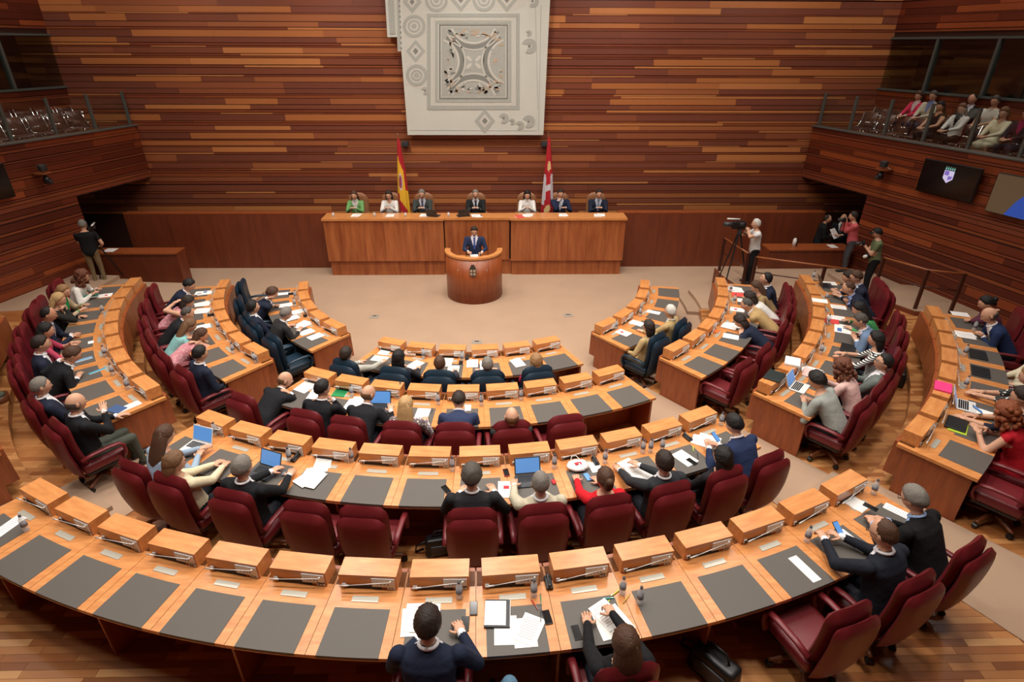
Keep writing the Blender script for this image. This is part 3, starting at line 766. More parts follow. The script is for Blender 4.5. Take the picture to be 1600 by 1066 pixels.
# ================================================================== FLAGS
def flag(px_tip, label, cols):
    tip = aty(*px_tip, 17.4); base = Vector((tip.x + .02, 17.4, DZ))
    t = thing('flag', label, 'flag', base)
    MB().tube([(0, 0, 0), (tip.x - base.x, 0, tip.z - DZ)], .016, 8).build('pole', 'rail_wood', t)
    MB().lathe([(.001, 0), (.14, 0), (.14, .03), (.03, .06), (.02, .1)], 14).build('foot', 'steel_dark', t)
    MB().lathe([(.001, 0), (.02, .015), (.012, .04), (.001, .07)], 8).build('finial', 'chrome', t, loc=(tip.x - base.x, 0, tip.z - DZ))
    # draped cloth: a folded cone that widens downwards
    nu, nv = 40, 40; b = MB(); H_ = tip.z - DZ - .08
    for j in range(nv + 1):
        v = j / nv; z = H_ - v * (H_ - .38)
        wd_ = .028 + .135 * v ** .75
        for i in range(nu):
            g = 2 * PI * i / nu
            fold = 1 + (.25 * math.sin(g * 6 + v * 3) + .12 * math.sin(g * 11)) * min(1, v * 3)
            b.v.append((wd_ * fold * math.cos(g) + .02 * v, wd_ * .55 * fold * math.sin(g) - .02, z - .05 * v * math.sin(g * 2)))
    for j in range(nv):
        for i in range(nu):
            b.f.append((j * nu + i, j * nu + (i + 1) % nu, (j + 1) * nu + (i + 1) % nu, (j + 1) * nu + i)); b.m.append(cols((i + .5) / nu, (j + .5) / nv))
    b.f.append(tuple(range(nv * nu, (nv + 1) * nu))); b.m.append(0)
    b.build('cloth', FLM, t, True)
    return t, H_
mat('flag_red', srgb(176, 24, 38), .7); mat('flag_yellow', srgb(232, 178, 44), .7); mat('flag_white', srgb(206, 200, 206), .7); mat('flag_cream', srgb(214, 186, 128), .7); mat('flag_purple', srgb(116, 90, 130), .7)
FLM = ['flag_red', 'flag_yellow', 'flag_white', 'flag_cream', 'flag_purple']
def spain(u, v):
    f = (u - .5) * 4 if u > .5 else 2        # front half: u .5..1 maps x -1..1 -> angle pi..2pi
    x = math.cos(2 * PI * u); fr = u > .5
    b = v + .10 * x - (.0 if fr else .1)
    if fr and .40 < v < .62 and -.75 < x < .2:
        q = ((x + .3) / .42) ** 2 + ((v - .5) / .1) ** 2
        if q < 1: return 2 if q > .55 else (0 if (int(v * 40) + int((x + 2) * 6)) % 2 else 4)
    lo = .30 + .12 * x; hi = .80 + .14 * x
    if x > .62 and .35 < v < .62: return 0
    return 1 if lo < v < hi else 0
def leon(u, v):
    x = math.cos(2 * PI * u); fr = u > .5
    if .26 < v < .40 and ((x - .15) / .5) ** 2 + ((v - .33) / .06) ** 2 < 1: return 3
    if .78 < v < .92 and ((x + .1) / .5) ** 2 + ((v - .85) / .06) ** 2 < 1: return 3
    if .42 < v < .80 and abs(x) > .40 + abs(v - .58) * .9: return 2
    if abs(v - .585) < .03 and abs(x) < .62: return 2
    return 0
flag((621, 212), 'red and yellow Spanish flag hanging on a pole left of the mosaic panel', spain)
flag((857, 210), 'red and white quartered flag hanging on a pole right of the mosaic panel', leon)

# ================================================================== SCREENS AND CAMERAS ON THE SIDE WALLS
def on_wall(px, py, P0, n, off): return atplane(px, py, Vector(P0) + n * off, n)
def wall_screen(P0, n, pxs, label, kind):
    q = [on_wall(x, y, P0, n, .16) for x, y in pxs]            # TL, TR, BR, BL
    c = sum(q, Vector()) / 4
    ex = ((q[1] + q[2]) / 2 - (q[0] + q[3]) / 2); wd_ = ex.length; ht = (((q[0] + q[1]) / 2) - ((q[2] + q[3]) / 2)).z
    ex = Vector((ex.x, ex.y, 0)).normalized()
    rot = math.atan2(ex.y, ex.x)
    t = thing('wall_screen', label, 'screen', c, rot)
    rbox((wd_, .06, ht), .012, 1).build('housing', 'black_plastic', t)
    MB().box((0, -.032, 0), (wd_ - .04, .006, ht - .04)).build('display', 'screen_black' if kind != 'feed' else 'screen_feed', t)
    MB().box((0, .08, 0), (.3, .12, .2)).build('wall_bracket', 'black_plastic', t)
    if kind == 'crest':
        b = MB(); Mx = Matrix.Translation((0, -.036, 0)) @ Matrix.Rotation(PI / 2, 4, 'X'); s = ht * .16; zy = ht * .12
        b.prism([(-s, zy + s), (s, zy + s), (s, zy - s * .5), (0, zy - s * 1.3), (-s, zy - s * .5)], -.002, .002, 0, Mx)
        b.prism([(-s * .85, zy + s * .1), (0, zy + s * .1), (0, zy + s * .9), (-s * .85, zy + s * .9)], .0022, .003, 2, Mx); b.prism([(0, zy - s * .8), (s * .8, zy - s * .4), (s * .8, zy), (0, zy)], .0022, .003, 2, Mx)
        for i in range(5): b.prism([(-s + i * s * .42, zy + s * 1.15), (-s + i * s * .42 + s * .3, zy + s * 1.15), (-s + i * s * .42 + s * .15, zy + s * 1.75)], -.002, .002, 1, Mx)
        b.build('crest_graphic', ['crest_white', 'crest_teal', 'crest_violet'], t)
    if kind == 'feed':
        b = MB(); Mx = Matrix.Translation((0, -.037, 0)) @ Matrix.Rotation(PI / 2, 4, 'X'); s = ht
        b.prism([(-.22 * wd_, -.47 * s), (.3 * wd_, -.47 * s), (.34 * wd_, .0), (.24 * wd_, .2 * s), (.0 * wd_, .18 * s), (-.12 * wd_, -.1 * s)], -.002, .002, 0, Mx)
        b.prism([(.06 * wd_, .2 * s), (.18 * wd_, .2 * s), (.2 * wd_, .36 * s), (.12 * wd_, .44 * s), (.05 * wd_, .36 * s)], -.002, .002, 1, Mx)
        b.build('speaker_picture', ['crest_blue', 'crest_skin'], t)
    return t
mat('crest_white', srgb(190, 186, 214), .5, emit=srgb(190, 186, 224), es=.7); mat('crest_teal', srgb(120, 190, 180), .5, emit=srgb(120, 190, 180), es=.6); mat('crest_violet', srgb(120, 100, 190), .5, emit=srgb(120, 100, 190), es=.6)
mat('crest_blue', srgb(40, 70, 150), .5, emit=srgb(40, 74, 160), es=.6); mat('crest_skin', srgb(170, 120, 96), .5, emit=srgb(170, 120, 96), es=.4); mat('screen_feed', srgb(92, 76, 56), .4, emit=srgb(92, 76, 56), es=.45)
wall_screen(P0R, NR, ((1445, 247), (1533, 263), (1524, 316), (1432, 300)), 'black wall screen showing a crest, on the right wall', 'crest')
wall_screen(P0R, NR, ((1556, 268), (1672, 290), (1664, 362), (1545, 330)), 'wall screen with a brown picture and a blue figure, at the right edge', 'feed')
wall_screen(P0L, NL, ((-70, 268), (6, 254), (22, 307), (-56, 326)), 'black wall screen cut by the left edge of the picture', 'blank')
def wall_camera(px, py, P0, n, label, s):
    p = on_wall(px, py, P0, n, .0); rot = math.atan2(-n.x, n.y) * 1
    t = thing('wall_camera', label, 'camera', p, rot)
    MB().box((0, .18, -.03), (.26, .36, .03)).build('shelf', 'rail_wood', t)
    MB().box((0, .26, -.1), (.06, .06, .12)).build('mount', 'black_plastic', t)
    MB().ell((0, .28, -.2), (.09, .09, .1), 12, 8).build('camera_head', 'black_plastic', t, True)
    MB().tube([(0, .36, -.22), (0, .42, -.24)], .04, 10).build('lens', 'dark_grey', t)
    rbox((.16, .14, .16), .03, 2, (0, .26, .1)).build('upper_camera', 'dark_grey', t, True)
    MB().tube([(-.1, .12, -.02), (.0, .2, .07), (0, .26, .07)], .008, 6).build('cable', 'silver_plastic', t)
wall_camera(55, 268, P0L, NL, 'small remote camera on a shelf on the left wall', -1)
wall_camera(1392, 262, P0R, NR, 'small remote camera on a shelf on the right wall', 1)

# ================================================================== GALLERY: GLASS BALUSTRADE, CHAIRS
def gallery(Mw, side, s):
    nm = 'right' if s > 0 else 'left'
    t = thing('glass_balustrade', 'glass balustrade with metal posts along the %s gallery' % nm, 'balustrade'); t.matrix_basis = Mw @ Matrix.Translation((0, 0, 3.97))
    xs = [.12] + [.12 + 1.15 * i for i in range(1, 9)]
    y = -side * .08
    for x in xs: MB().box((x, y, .45), (.07, .05, .9)).build('post', 'post_grey', t)
    for a, b in zip(xs[:-1], xs[1:]): MB().box(((a + b) / 2, y, .46), (b - a - .08, .012, .84)).build('glass_pane', 'gallery_glass', t)
    MB().box((4.6, y, .02), (9.2, .07, .035)).build('bottom_rail', 'steel', t)
thin_glass('gallery_glass', (.93, .96, .95), .05)
gallery(MWR, SDR, 1); gallery(MWL, SDL, -1)
def gchair_proto():
    t = bpy.data.objects.new('gallery_chair', None); COL.objects.link(t)
    def sheet(pts, w_, m, nm):
        b = MB(); n = len(pts)
        for i, (y, z) in enumerate(pts):
            for x in (-w_ / 2, w_ / 2):
                b.v.append((x, y, z)); b.v.append((x, y - .008, z - .008))
        for i in range(n - 1):
            a = 4 * i; c = a + 4; b.f += [(a, a + 2, c + 2, c), (a + 1, c + 1, c + 3, a + 3), (a, c, c + 1, a + 1), (a + 2, a + 3, c + 3, c + 2)]
        b.f += [(0, 1, 3, 2), (4 * n - 4, 4 * n - 2, 4 * n - 1, 4 * n - 3)]; b.m = [0] * len(b.f)
        return b.build(nm, m, t, True)
    sheet([(-.25, .86), (-.22, .7), (-.18, .55), (-.15, .46)], .44, 'seat_mesh', 'backrest'); sheet([(-.15, .45), (-.08, .42), (.1, .43), (.24, .45), (.28, .43)], .44, 'seat_mesh', 'seat')
    for sx in (-1, 1):
        MB().tube([(sx * .235, -.25, .86), (sx * .235, -.15, .46), (sx * .235, .22, .44), (sx * .235, .28, .41)], .011, 6).build('side_frame', 'chrome', t, True)
        MB().tube([(sx * .235, .24, .44), (sx * .235, .2, 0)], .011, 6).build('leg', 'chrome', t, True)
        MB().tube([(sx * .235, -.14, .46), (sx * .235, -.22, 0)], .011, 6).build('leg', 'chrome', t, True)
        MB().tube([(sx * .25, -.18, .56), (sx * .25, .0, .62), (sx * .25, .16, .62)], .013, 6).build('armrest', 'chrome', t, True)
    return t
GCH = gchair_proto()
def gallery_place(Mw, side, along, back, zf, turn=0):
    """world position and heading of something on the gallery facing the hall"""
    p = Mw @ Vector((along, -side * back, zf))
    f = (Mw.to_3x3() @ Vector((0, side, 0)))
    return p, math.atan2(-f.x, f.y) + turn
GAL_CH = []
for s, Mw, sd in ((1, MWR, SDR), (-1, MWL, SDL)):
    for row, (bk, zf, st, n) in enumerate(((.80, 3.55, .95, 9), (1.36, 3.70, .75, 9))):
        for i in range(n):
            p, a = gallery_place(Mw, sd, st + i * .58, bk, zf)
            c = copy_tree(GCH); c.location = p; c.rotation_euler = (0, 0, a)
            tag(c, 'brown mesh chair, %s from the back wall, %s row of the %s gallery' % (ORD[i], ('front', 'rear')[row], 'right' if s > 0 else 'left'), 'chair', 'mesh chairs of the galleries')
for ch in list(GCH.children): bpy.data.objects.remove(ch)
bpy.data.objects.remove(GCH)

# ================================================================== HAND RAILS AT THE RIGHT PLATFORM
def handrail(pts_posts, rail, label, zb, hts=(.95, .55)):
    base = pts_posts[0]
    t = thing('handrail', label, 'railing', (base[0], base[1], zb))
    for p in pts_posts:
        link('post', MB().box((p[0], p[1], zb + .48), (.07, .05, .96)).mesh('post', 'rail_brown'), t, world=True)
    for h in hts:
        link('rail', MB().tube([(p[0], p[1], zb + h) for p in rail], .024 if h > .7 else .016, 8).mesh('rail', 'rail_wood' if h > .7 else 'rail_brown', True), t, world=True)
    return t
handrail([(6.8, 15.2), (6.95, 13.9)], [(6.8, 15.2), (6.95, 13.9)], 'brown handrail beside the platform of the white-haired cameraman', .42)
handrail([(7.05, 13.62), (8.45, 12.95)], [(7.05, 13.62), (8.9, 12.72)], 'brown handrail with wooden top rail in front of the white-haired cameraman', .42)
handrail([(9.75, 12.85), (10.25, 12.0), (10.9, 11.75)], [(9.75, 12.85), (10.25, 12.0), (10.9, 11.75)], 'brown handrail along the walkway at the right wall', .66)
# ================================================================== PEOPLE
SKIN = {'a': srgb(206, 158, 130), 'b': srgb(190, 138, 110), 'c': srgb(216, 172, 146), 'd': srgb(122, 80, 60)}
for k_, c_ in SKIN.items(): mat('skin_' + k_, c_, .55, spec=.35, noise=.06, nscale=14)
HAIRC = {'black': (24, 20, 19), 'dark': (44, 32, 26), 'brown': (78, 52, 36), 'lbrown': (112, 80, 54), 'blond': (188, 152, 104), 'dblond': (148, 112, 74), 'red': (136, 72, 40), 'auburn': (104, 58, 38), 'grey': (122, 116, 108), 'dgrey': (78, 72, 66), 'white': (206, 202, 194), 'cap': (16, 16, 20)}
for k_, c_ in HAIRC.items(): mat('hair_' + k_, srgb(*c_), .55, spec=.4, noise=.3, nscale=18, stretch=(7, 7, 1.0), bump=.55)
mat('eye_white', srgb(225, 220, 215), .3); mat('eye_dark', srgb(40, 28, 22), .3); mat('lip', srgb(164, 92, 82), .5); mat('shoe', srgb(26, 22, 22), .4)
HS = 1.07                                               # head scale
def head_r(d):
    """radius of the head surface in direction d (y forward)"""
    x, y, z = d
    a, b, c = .078, .098, .118
    r = 1 / math.sqrt((x / a) ** 2 + (y / b) ** 2 + (z / c) ** 2)
    if z < -.1 and y > 0: r *= 1 - .10 * min(1, (-z - .1) * 1.4) * (abs(x) * 1.6)      # narrow jaw
    if y < 0 and z < -.25: r *= 1 - .30 * min(1, (-z - .25) * 1.6) * (-y)              # nape
    if y > .8:
        g = math.exp(-((x / .14) ** 2)) * math.exp(-(((z + .14) / .16) ** 2)); r += .020 * g  # nose
        r -= .008 * math.exp(-(((abs(x) - .34) / .15) ** 2)) * math.exp(-(((z - .08) / .11) ** 2))     # eye sockets
        r += .006 * math.exp(-(((z - .26) / .1) ** 2)) * max(0, 1 - abs(x) * 2)
        r += .006 * math.exp(-(((z + .78) / .18) ** 2))
    return r
def sph(nu, nv):
    vs = [(0, 0, -1)]; fs = []
    for j in range(1, nv):
        e = -PI / 2 + PI * j / nv
        for k in range(nu): q = 2 * PI * k / nu; vs.append((math.cos(e) * math.cos(q), math.cos(e) * math.sin(q), math.sin(e)))
    vs.append((0, 0, 1)); t = len(vs) - 1
    for k in range(nu): fs.append((0, 1 + (k + 1) % nu, 1 + k)); fs.append((t, 1 + (nv - 2) * nu + k, 1 + (nv - 2) * nu + (k + 1) % nu))
    for j in range(nv - 2):
        for k in range(nu): fs.append((1 + j * nu + k, 1 + j * nu + (k + 1) % nu, 1 + (j + 1) * nu + (k + 1) % nu, 1 + (j + 1) * nu + k))
    return vs, fs
_hv, _hf = sph(28, 20)
HEADB = MB()
HEADB.add([tuple(Vector(d) * head_r(d)) for d in _hv], _hf, 1)
for s in (-1, 1):
    HEADB.ell((s * .030, .0835, .012), (.011, .008, .008), 8, 6, 6)
    HEADB.ell((s * .030, .0905, .012), (.005, .004, .005), 6, 5, 7)
    HEADB.box((s * .030, .0905, .030), (.026, .008, .004), 7)
    HEADB.ell((s * .079, -.008, .0), (.010, .020, .030), 8, 6, 1)
HEADB.ell((0, .088, -.055), (.021, .009, .006), 8, 5, 8)
HEADB.v = [(x * HS, y * HS, z * HS) for x, y, z in HEADB.v]
def hair_mesh(style):
    vs, fs = sph(30, 22); b = MB(); rnd = random.Random(hash(style) % 1000 if False else len(style))
    out = []
    for d in vs:
        az = abs(math.degrees(math.atan2(d[0], d[1]))); el = math.degrees(math.asin(max(-1, min(1, d[2]))))
        if style == 'bald':
            line = -42; inz = az > 72 and -42 < el < 18; th = .005; edge = min(az - 72, el + 42, 18 - el)
        else:
            if style == 'balding': line = 74 if az < 55 else (74 - (az - 55) * 2.1 if az < 95 else -10 - (az - 95) * .45)
            else: line = 42 if az < 35 else (42 - (az - 35) * .9 if az < 95 else -12 - (az - 95) * .42)
            inz = el > line; edge = el - line
            th = {'short': .015, 'long': .02, 'bob': .026, 'bun': .014, 'curly': .038, 'cap': .012, 'crop': .008, 'vol': .026, 'balding': .009}.get(style, .016)
        if style != 'cap': th *= min(1.0, .18 + max(0, edge) / 26)
        r = head_r((d[0], d[1], d[2]))
        if style == 'curly': th *= 1 + .35 * math.sin(d[0] * 21 + d[2] * 17) * math.cos(d[1] * 19)
        else: th *= 1 + .18 * math.sin(d[0] * 30 + d[1] * 11)
        th += .0035 * math.sin(d[0] * 47 + d[2] * 31) * math.sin(d[1] * 41 - d[2] * 23)
        rr_ = r + th if inz else r * .9
        out.append(tuple(Vector(d) * rr_))
    b.add(out, fs)
    def curtain(secs, n=14, front=.35):
        ring_ = []
        for (y, z, wx, wy) in secs:
            for k in range(n):
                q = 2 * PI * k / n
                ring_.append((wx * math.cos(q), y + wy * math.sin(q) * (1 if math.sin(q) < 0 else front), z + .006 * math.sin(k * 2.7)))
        f = []
        for j in range(len(secs) - 1):
            for k in range(n): f.append((j * n + k, (j + 1) * n + k, (j + 1) * n + (k + 1) % n, j * n + (k + 1) % n))
        f.append(tuple(range(n))); f.append(tuple(range(len(secs) * n - 1, (len(secs) - 1) * n - 1, -1)))
        b.add(ring_, f)
    if style == 'long':
        curtain([(-.03, .06, .07, .07), (-.035, 0, .094, .085), (-.05, -.08, .104, .075), (-.07, -.17, .112, .06), (-.085, -.27, .108, .05), (-.09, -.36, .085, .036), (-.09, -.41, .05, .02)])
    elif style == 'bob':
        curtain([(-.02, .05, .075, .075), (-.02, 0, .1, .09), (-.03, -.07, .11, .085), (-.035, -.13, .104, .07), (-.035, -.16, .07, .05)])
    elif style == 'bun':
        b.ell((0, -.118, .03), (.042, .04, .042), 12, 8)
        b.ell((0, -.10, -.02), (.05, .03, .06), 10, 8)
    elif style == 'curly':
        rn = random.Random(4)
        for i in range(46):
            a = rn.uniform(.55, 2 * PI - .55); z = rn.uniform(-.17, .1); q = .098 + rn.uniform(0, .03) - max(0, z) * .3
            b.ell((q * math.sin(a), q * math.cos(a) - .01, z), (.03, .03, .032), 6, 5)
    elif style == 'cap':
        b.prism([(-.075, .06), (.075, .06), (.06, .15), (0, .17), (-.06, .15)], .045, .055)
    b.v = [(x * HS, y * HS, z * HS) for x, y, z in b.v]
    return b
HAIRB = {s_: hair_mesh(s_) for s_ in ('short', 'crop', 'vol', 'bald', 'balding', 'long', 'bob', 'bun', 'curly', 'cap')}
HAIRME = {}
def glasses_mesh():
    b = MB()
    for s in (-1, 1):
        n = 10; pts = [(s * .032 + .02 * math.cos(2 * PI * i / n), .103, .012 + .016 * math.sin(2 * PI * i / n)) for i in range(n + 1)]
        b.tube(pts, .0025, 4); b.tube([(s * .052, .10, .014), (s * .085, .0, .014), (s * .083, -.03, .0)], .0025, 4)
    b.tube([(-.012, .104, .014), (.012, .104, .014)], .0025, 4)
    b.v = [(x * HS, y * HS, z * HS) for x, y, z in b.v]
    return b.mesh('glasses', 'black_plastic')
GLME = glasses_mesh()
def hand_mb(curl, side):
    """hand along +y, palm down (-z), thumb on the inner side; side=+1 right hand"""
    b = MB()
    b.ell((0, .045, 0), (.040, .055, .016), 10, 8)
    b.tube([(0, -.03, 0), (0, .02, 0)], [.026, .028], 8)
    for i, (x, l) in enumerate(((-.030, .066), (-.010, .076), (.011, .071), (.030, .056))):
        x *= side; y0 = .088 - (i == 3) * .008
        pts = [Vector((x, y0 - .02, 0))]; a = 0.0; p = Vector((x, y0, .002))
        pts.append(p.copy())
        for j, f in enumerate((.42, .32, .26)):
            a += curl * (.55, .7, .6)[j]; p = p + Vector((x * .10 * f, math.cos(a) * l * f, -math.sin(a) * l * f)); pts.append(p.copy())
        b.tube(pts, [.0095, .0098, .009, .0082, .006], 6)
    p = Vector((-.034 * side, .02, -.002)); q = p + Vector((-.026 * side, .026, -.008)); r_ = q + Vector((-.008 * side, .03, -.008 - .014 * curl))
    b.tube([p, q, r_], [.013, .011, .0075], 6)
    return b
HANDS = {(c, s): hand_mb(c, s) for c in (.35, 1.1) for s in (-1, 1)}
def ik(a, c, l1, l2, pole):
    d = c - a; L_ = min(d.length, (l1 + l2) * .985); dn = d.normalized()
    if d.length < abs(l1 - l2) + .02: L_ = abs(l1 - l2) + .02
    x = (l1 * l1 - l2 * l2 + L_ * L_) / (2 * L_); h = math.sqrt(max(0, l1 * l1 - x * x))
    pv = pole - dn * pole.dot(dn); pv = pv.normalized() if pv.length > 1e-5 else Vector((0, 0, -1))
    return a + dn * x + pv * h, a + dn * L_
PEOPLE = []
def person(label, loc, rot, top, hair=('short', 'dark'), skin='a', shirt=None, tie=None, trousers=(34, 36, 44), pose='sit', lean=.1, side=0.0, hands=None, head=(0, 0), female=False, sleeve='long', glasses=False, voxel=.02, size=1.0, curl=(.35, .35), cross=False, group=None, hips=None, skirt=False, tuck=False):
    PEOPLE.append(dict(label=label, loc=Vector(loc), rot=rot, top=top, hair=hair, skin=skin, shirt=shirt, tie=tie, trousers=trousers, pose=pose, lean=lean, side=side, hands=hands, head=head, female=female, sleeve=sleeve, glasses=glasses, voxel=voxel, size=size, curl=curl, cross=cross, group=group, hips=hips, skirt=skirt, tuck=tuck))
def body_parts(P):
    s = P['size'] * (.95 if P['female'] else 1.0); sit = P['pose'] == 'sit'
    if sit: hip = Vector((0, -.07, .56))
    else: hip = Vector((0, 0, .95 * s))
    if P['hips']: hip = Vector(P['hips'])
    TL = .50 * s
    dy, dx = P['lean'], P['side']
    dl = math.hypot(dy, dx)
    if dl > TL * .85: dy *= TL * .85 / dl; dx *= TL * .85 / dl
    nz = math.sqrt(TL * TL - dy * dy - dx * dx)
    neck = hip + Vector((dx, dy, nz)); up_ = (neck - hip).normalized()
    xa = Vector((1, 0, 0)); xa = (xa - up_ * xa.dot(up_)).normalized(); fa = up_.cross(xa).normalized() * 1.0
    if fa.y < 0: fa = -fa
    wf = .93 if P['female'] else 1.04
    segs = []          # a, b, ra, rb, kind
    b = MB()
    secs = [(-.20, .125, .10, 0), (-.10, .172, .128, 0), (.06, .178, .13, 0), (.32, .158 if P['female'] else .17, .118, .008), (.58, .178, .122, .012), (.80, .200, .115, .0), (.93, .178, .092, -.004), (1.02, .10, .07, 0), (1.07, .058, .056, .01)]
    n = 20; base = len(b.v); vs = []
    for (t_, a_, bb, yo) in secs:
        c = hip + up_ * (t_ * TL) + fa * yo - fa * (.03 * math.sin(max(0, t_) * PI)) * (1 if dy > .1 else .3)
        for k in range(n):
            q = 2 * PI * k / n; cx_, cy_ = math.cos(q), math.sin(q)
            e = 2 / 2.4
            vs.append(c + xa * (a_ * wf * s * math.copysign(abs(cx_) ** e, cx_)) + fa * (bb * s * math.copysign(abs(cy_) ** e, cy_)))
    fs = []
    for j in range(len(secs) - 1):
        for k in range(n): fs.append((j * n + k, j * n + (k + 1) % n, (j + 1) * n + (k + 1) % n, (j + 1) * n + k))
    fs.append(tuple(range(n - 1, -1, -1))); fs.append(tuple(range((len(secs) - 1) * n, len(secs) * n)))
    b.add(vs, fs); segs.append((hip, neck - up_ * .06, .13, .13, 'torso'))
    hc = neck + up_ * (.082 * s) + Vector((0, .045 * s, .090 * s))
    yaw_, pit = math.radians(P['head'][0]), math.radians(P['head'][1])
    nk = neck - up_ * .05; b.capsule(nk, hc - Vector((0, .025, .05)), .056 * s, .050 * s); segs.append((neck + up_ * .03, hc, .056, .05, 'neck'))
    sw = (.178 if P['female'] else .208) * s
    hands = P['hands'] or ((-.17, .36, .81), (.17, .36, .81))
    info = dict(hip=hip, neck=neck, up=up_, xa=xa, fa=fa, hc=hc, s=s, hands=[])
    for i, sd in ((0, -1), (1, 1)):
        sh = neck + xa * (sd * sw) - up_ * (.055 * s)
        tgt = Vector(hands[i]); pole = Vector((sd * .62, -.25, -.75)) if sit else Vector((sd * .6, -.8, -.5))
        el, wr = ik(sh, tgt, .285 * s, .255 * s, pole)
        bulk = 1.0 if P['sleeve'] == 'long' else .82
        b.capsule(sh, el, .070 * s * bulk, .056 * s * bulk); segs.append((sh, el, .06, .05, 'uarm'))
        b.capsule(el, wr, .053 * s * bulk, .037 * s * bulk); segs.append((el, wr, .046, .033, 'farm'))
        info['hands'].append((el, wr, sd))
    for i, sd in ((0, -1), (1, 1)):
        hj = hip + Vector((sd * .09 * s, 0, -.05))
        if sit:
            kn = Vector((sd * .12, hip.y + .43 * s, hip.z - .03)); an = Vector((sd * .12, hip.y + (.28 if P['tuck'] else .47) * s, .10))
            if P['cross'] and sd > 0: kn = Vector((.02, hip.y + .46 * s, hip.z + .06)); an = Vector((-.14, hip.y + .55 * s, .22))
        else:
            kn = Vector((sd * .10, .04 * s, .50 * s)); an = Vector((sd * .11, 0, .09 * s))
        b.capsule(hj, kn, .088 * s, .064 * s); segs.append((hj, kn, .085, .064, 'thigh'))
        b.capsule(kn, an, .060 * s, .042 * s); segs.append((kn, an, .06, .04, 'shin'))
        ft = an + Vector((sd * .02, .16 * s, -.045)); b.capsule(an + Vector((0, -.03, -.045)), ft, .044 * s, .036 * s); segs.append((an + Vector((0, -.02, -.05)), ft, .045, .036, 'foot'))
    if P['skirt'] and sit:
        b.capsule(hip + Vector((0, 0, -.03)), hip + Vector((0, .40, -.03)), .15, .13); segs.append((hip, hip + Vector((0, .36, -.03)), .13, .13, 'skirt'))
    return b, segs, info
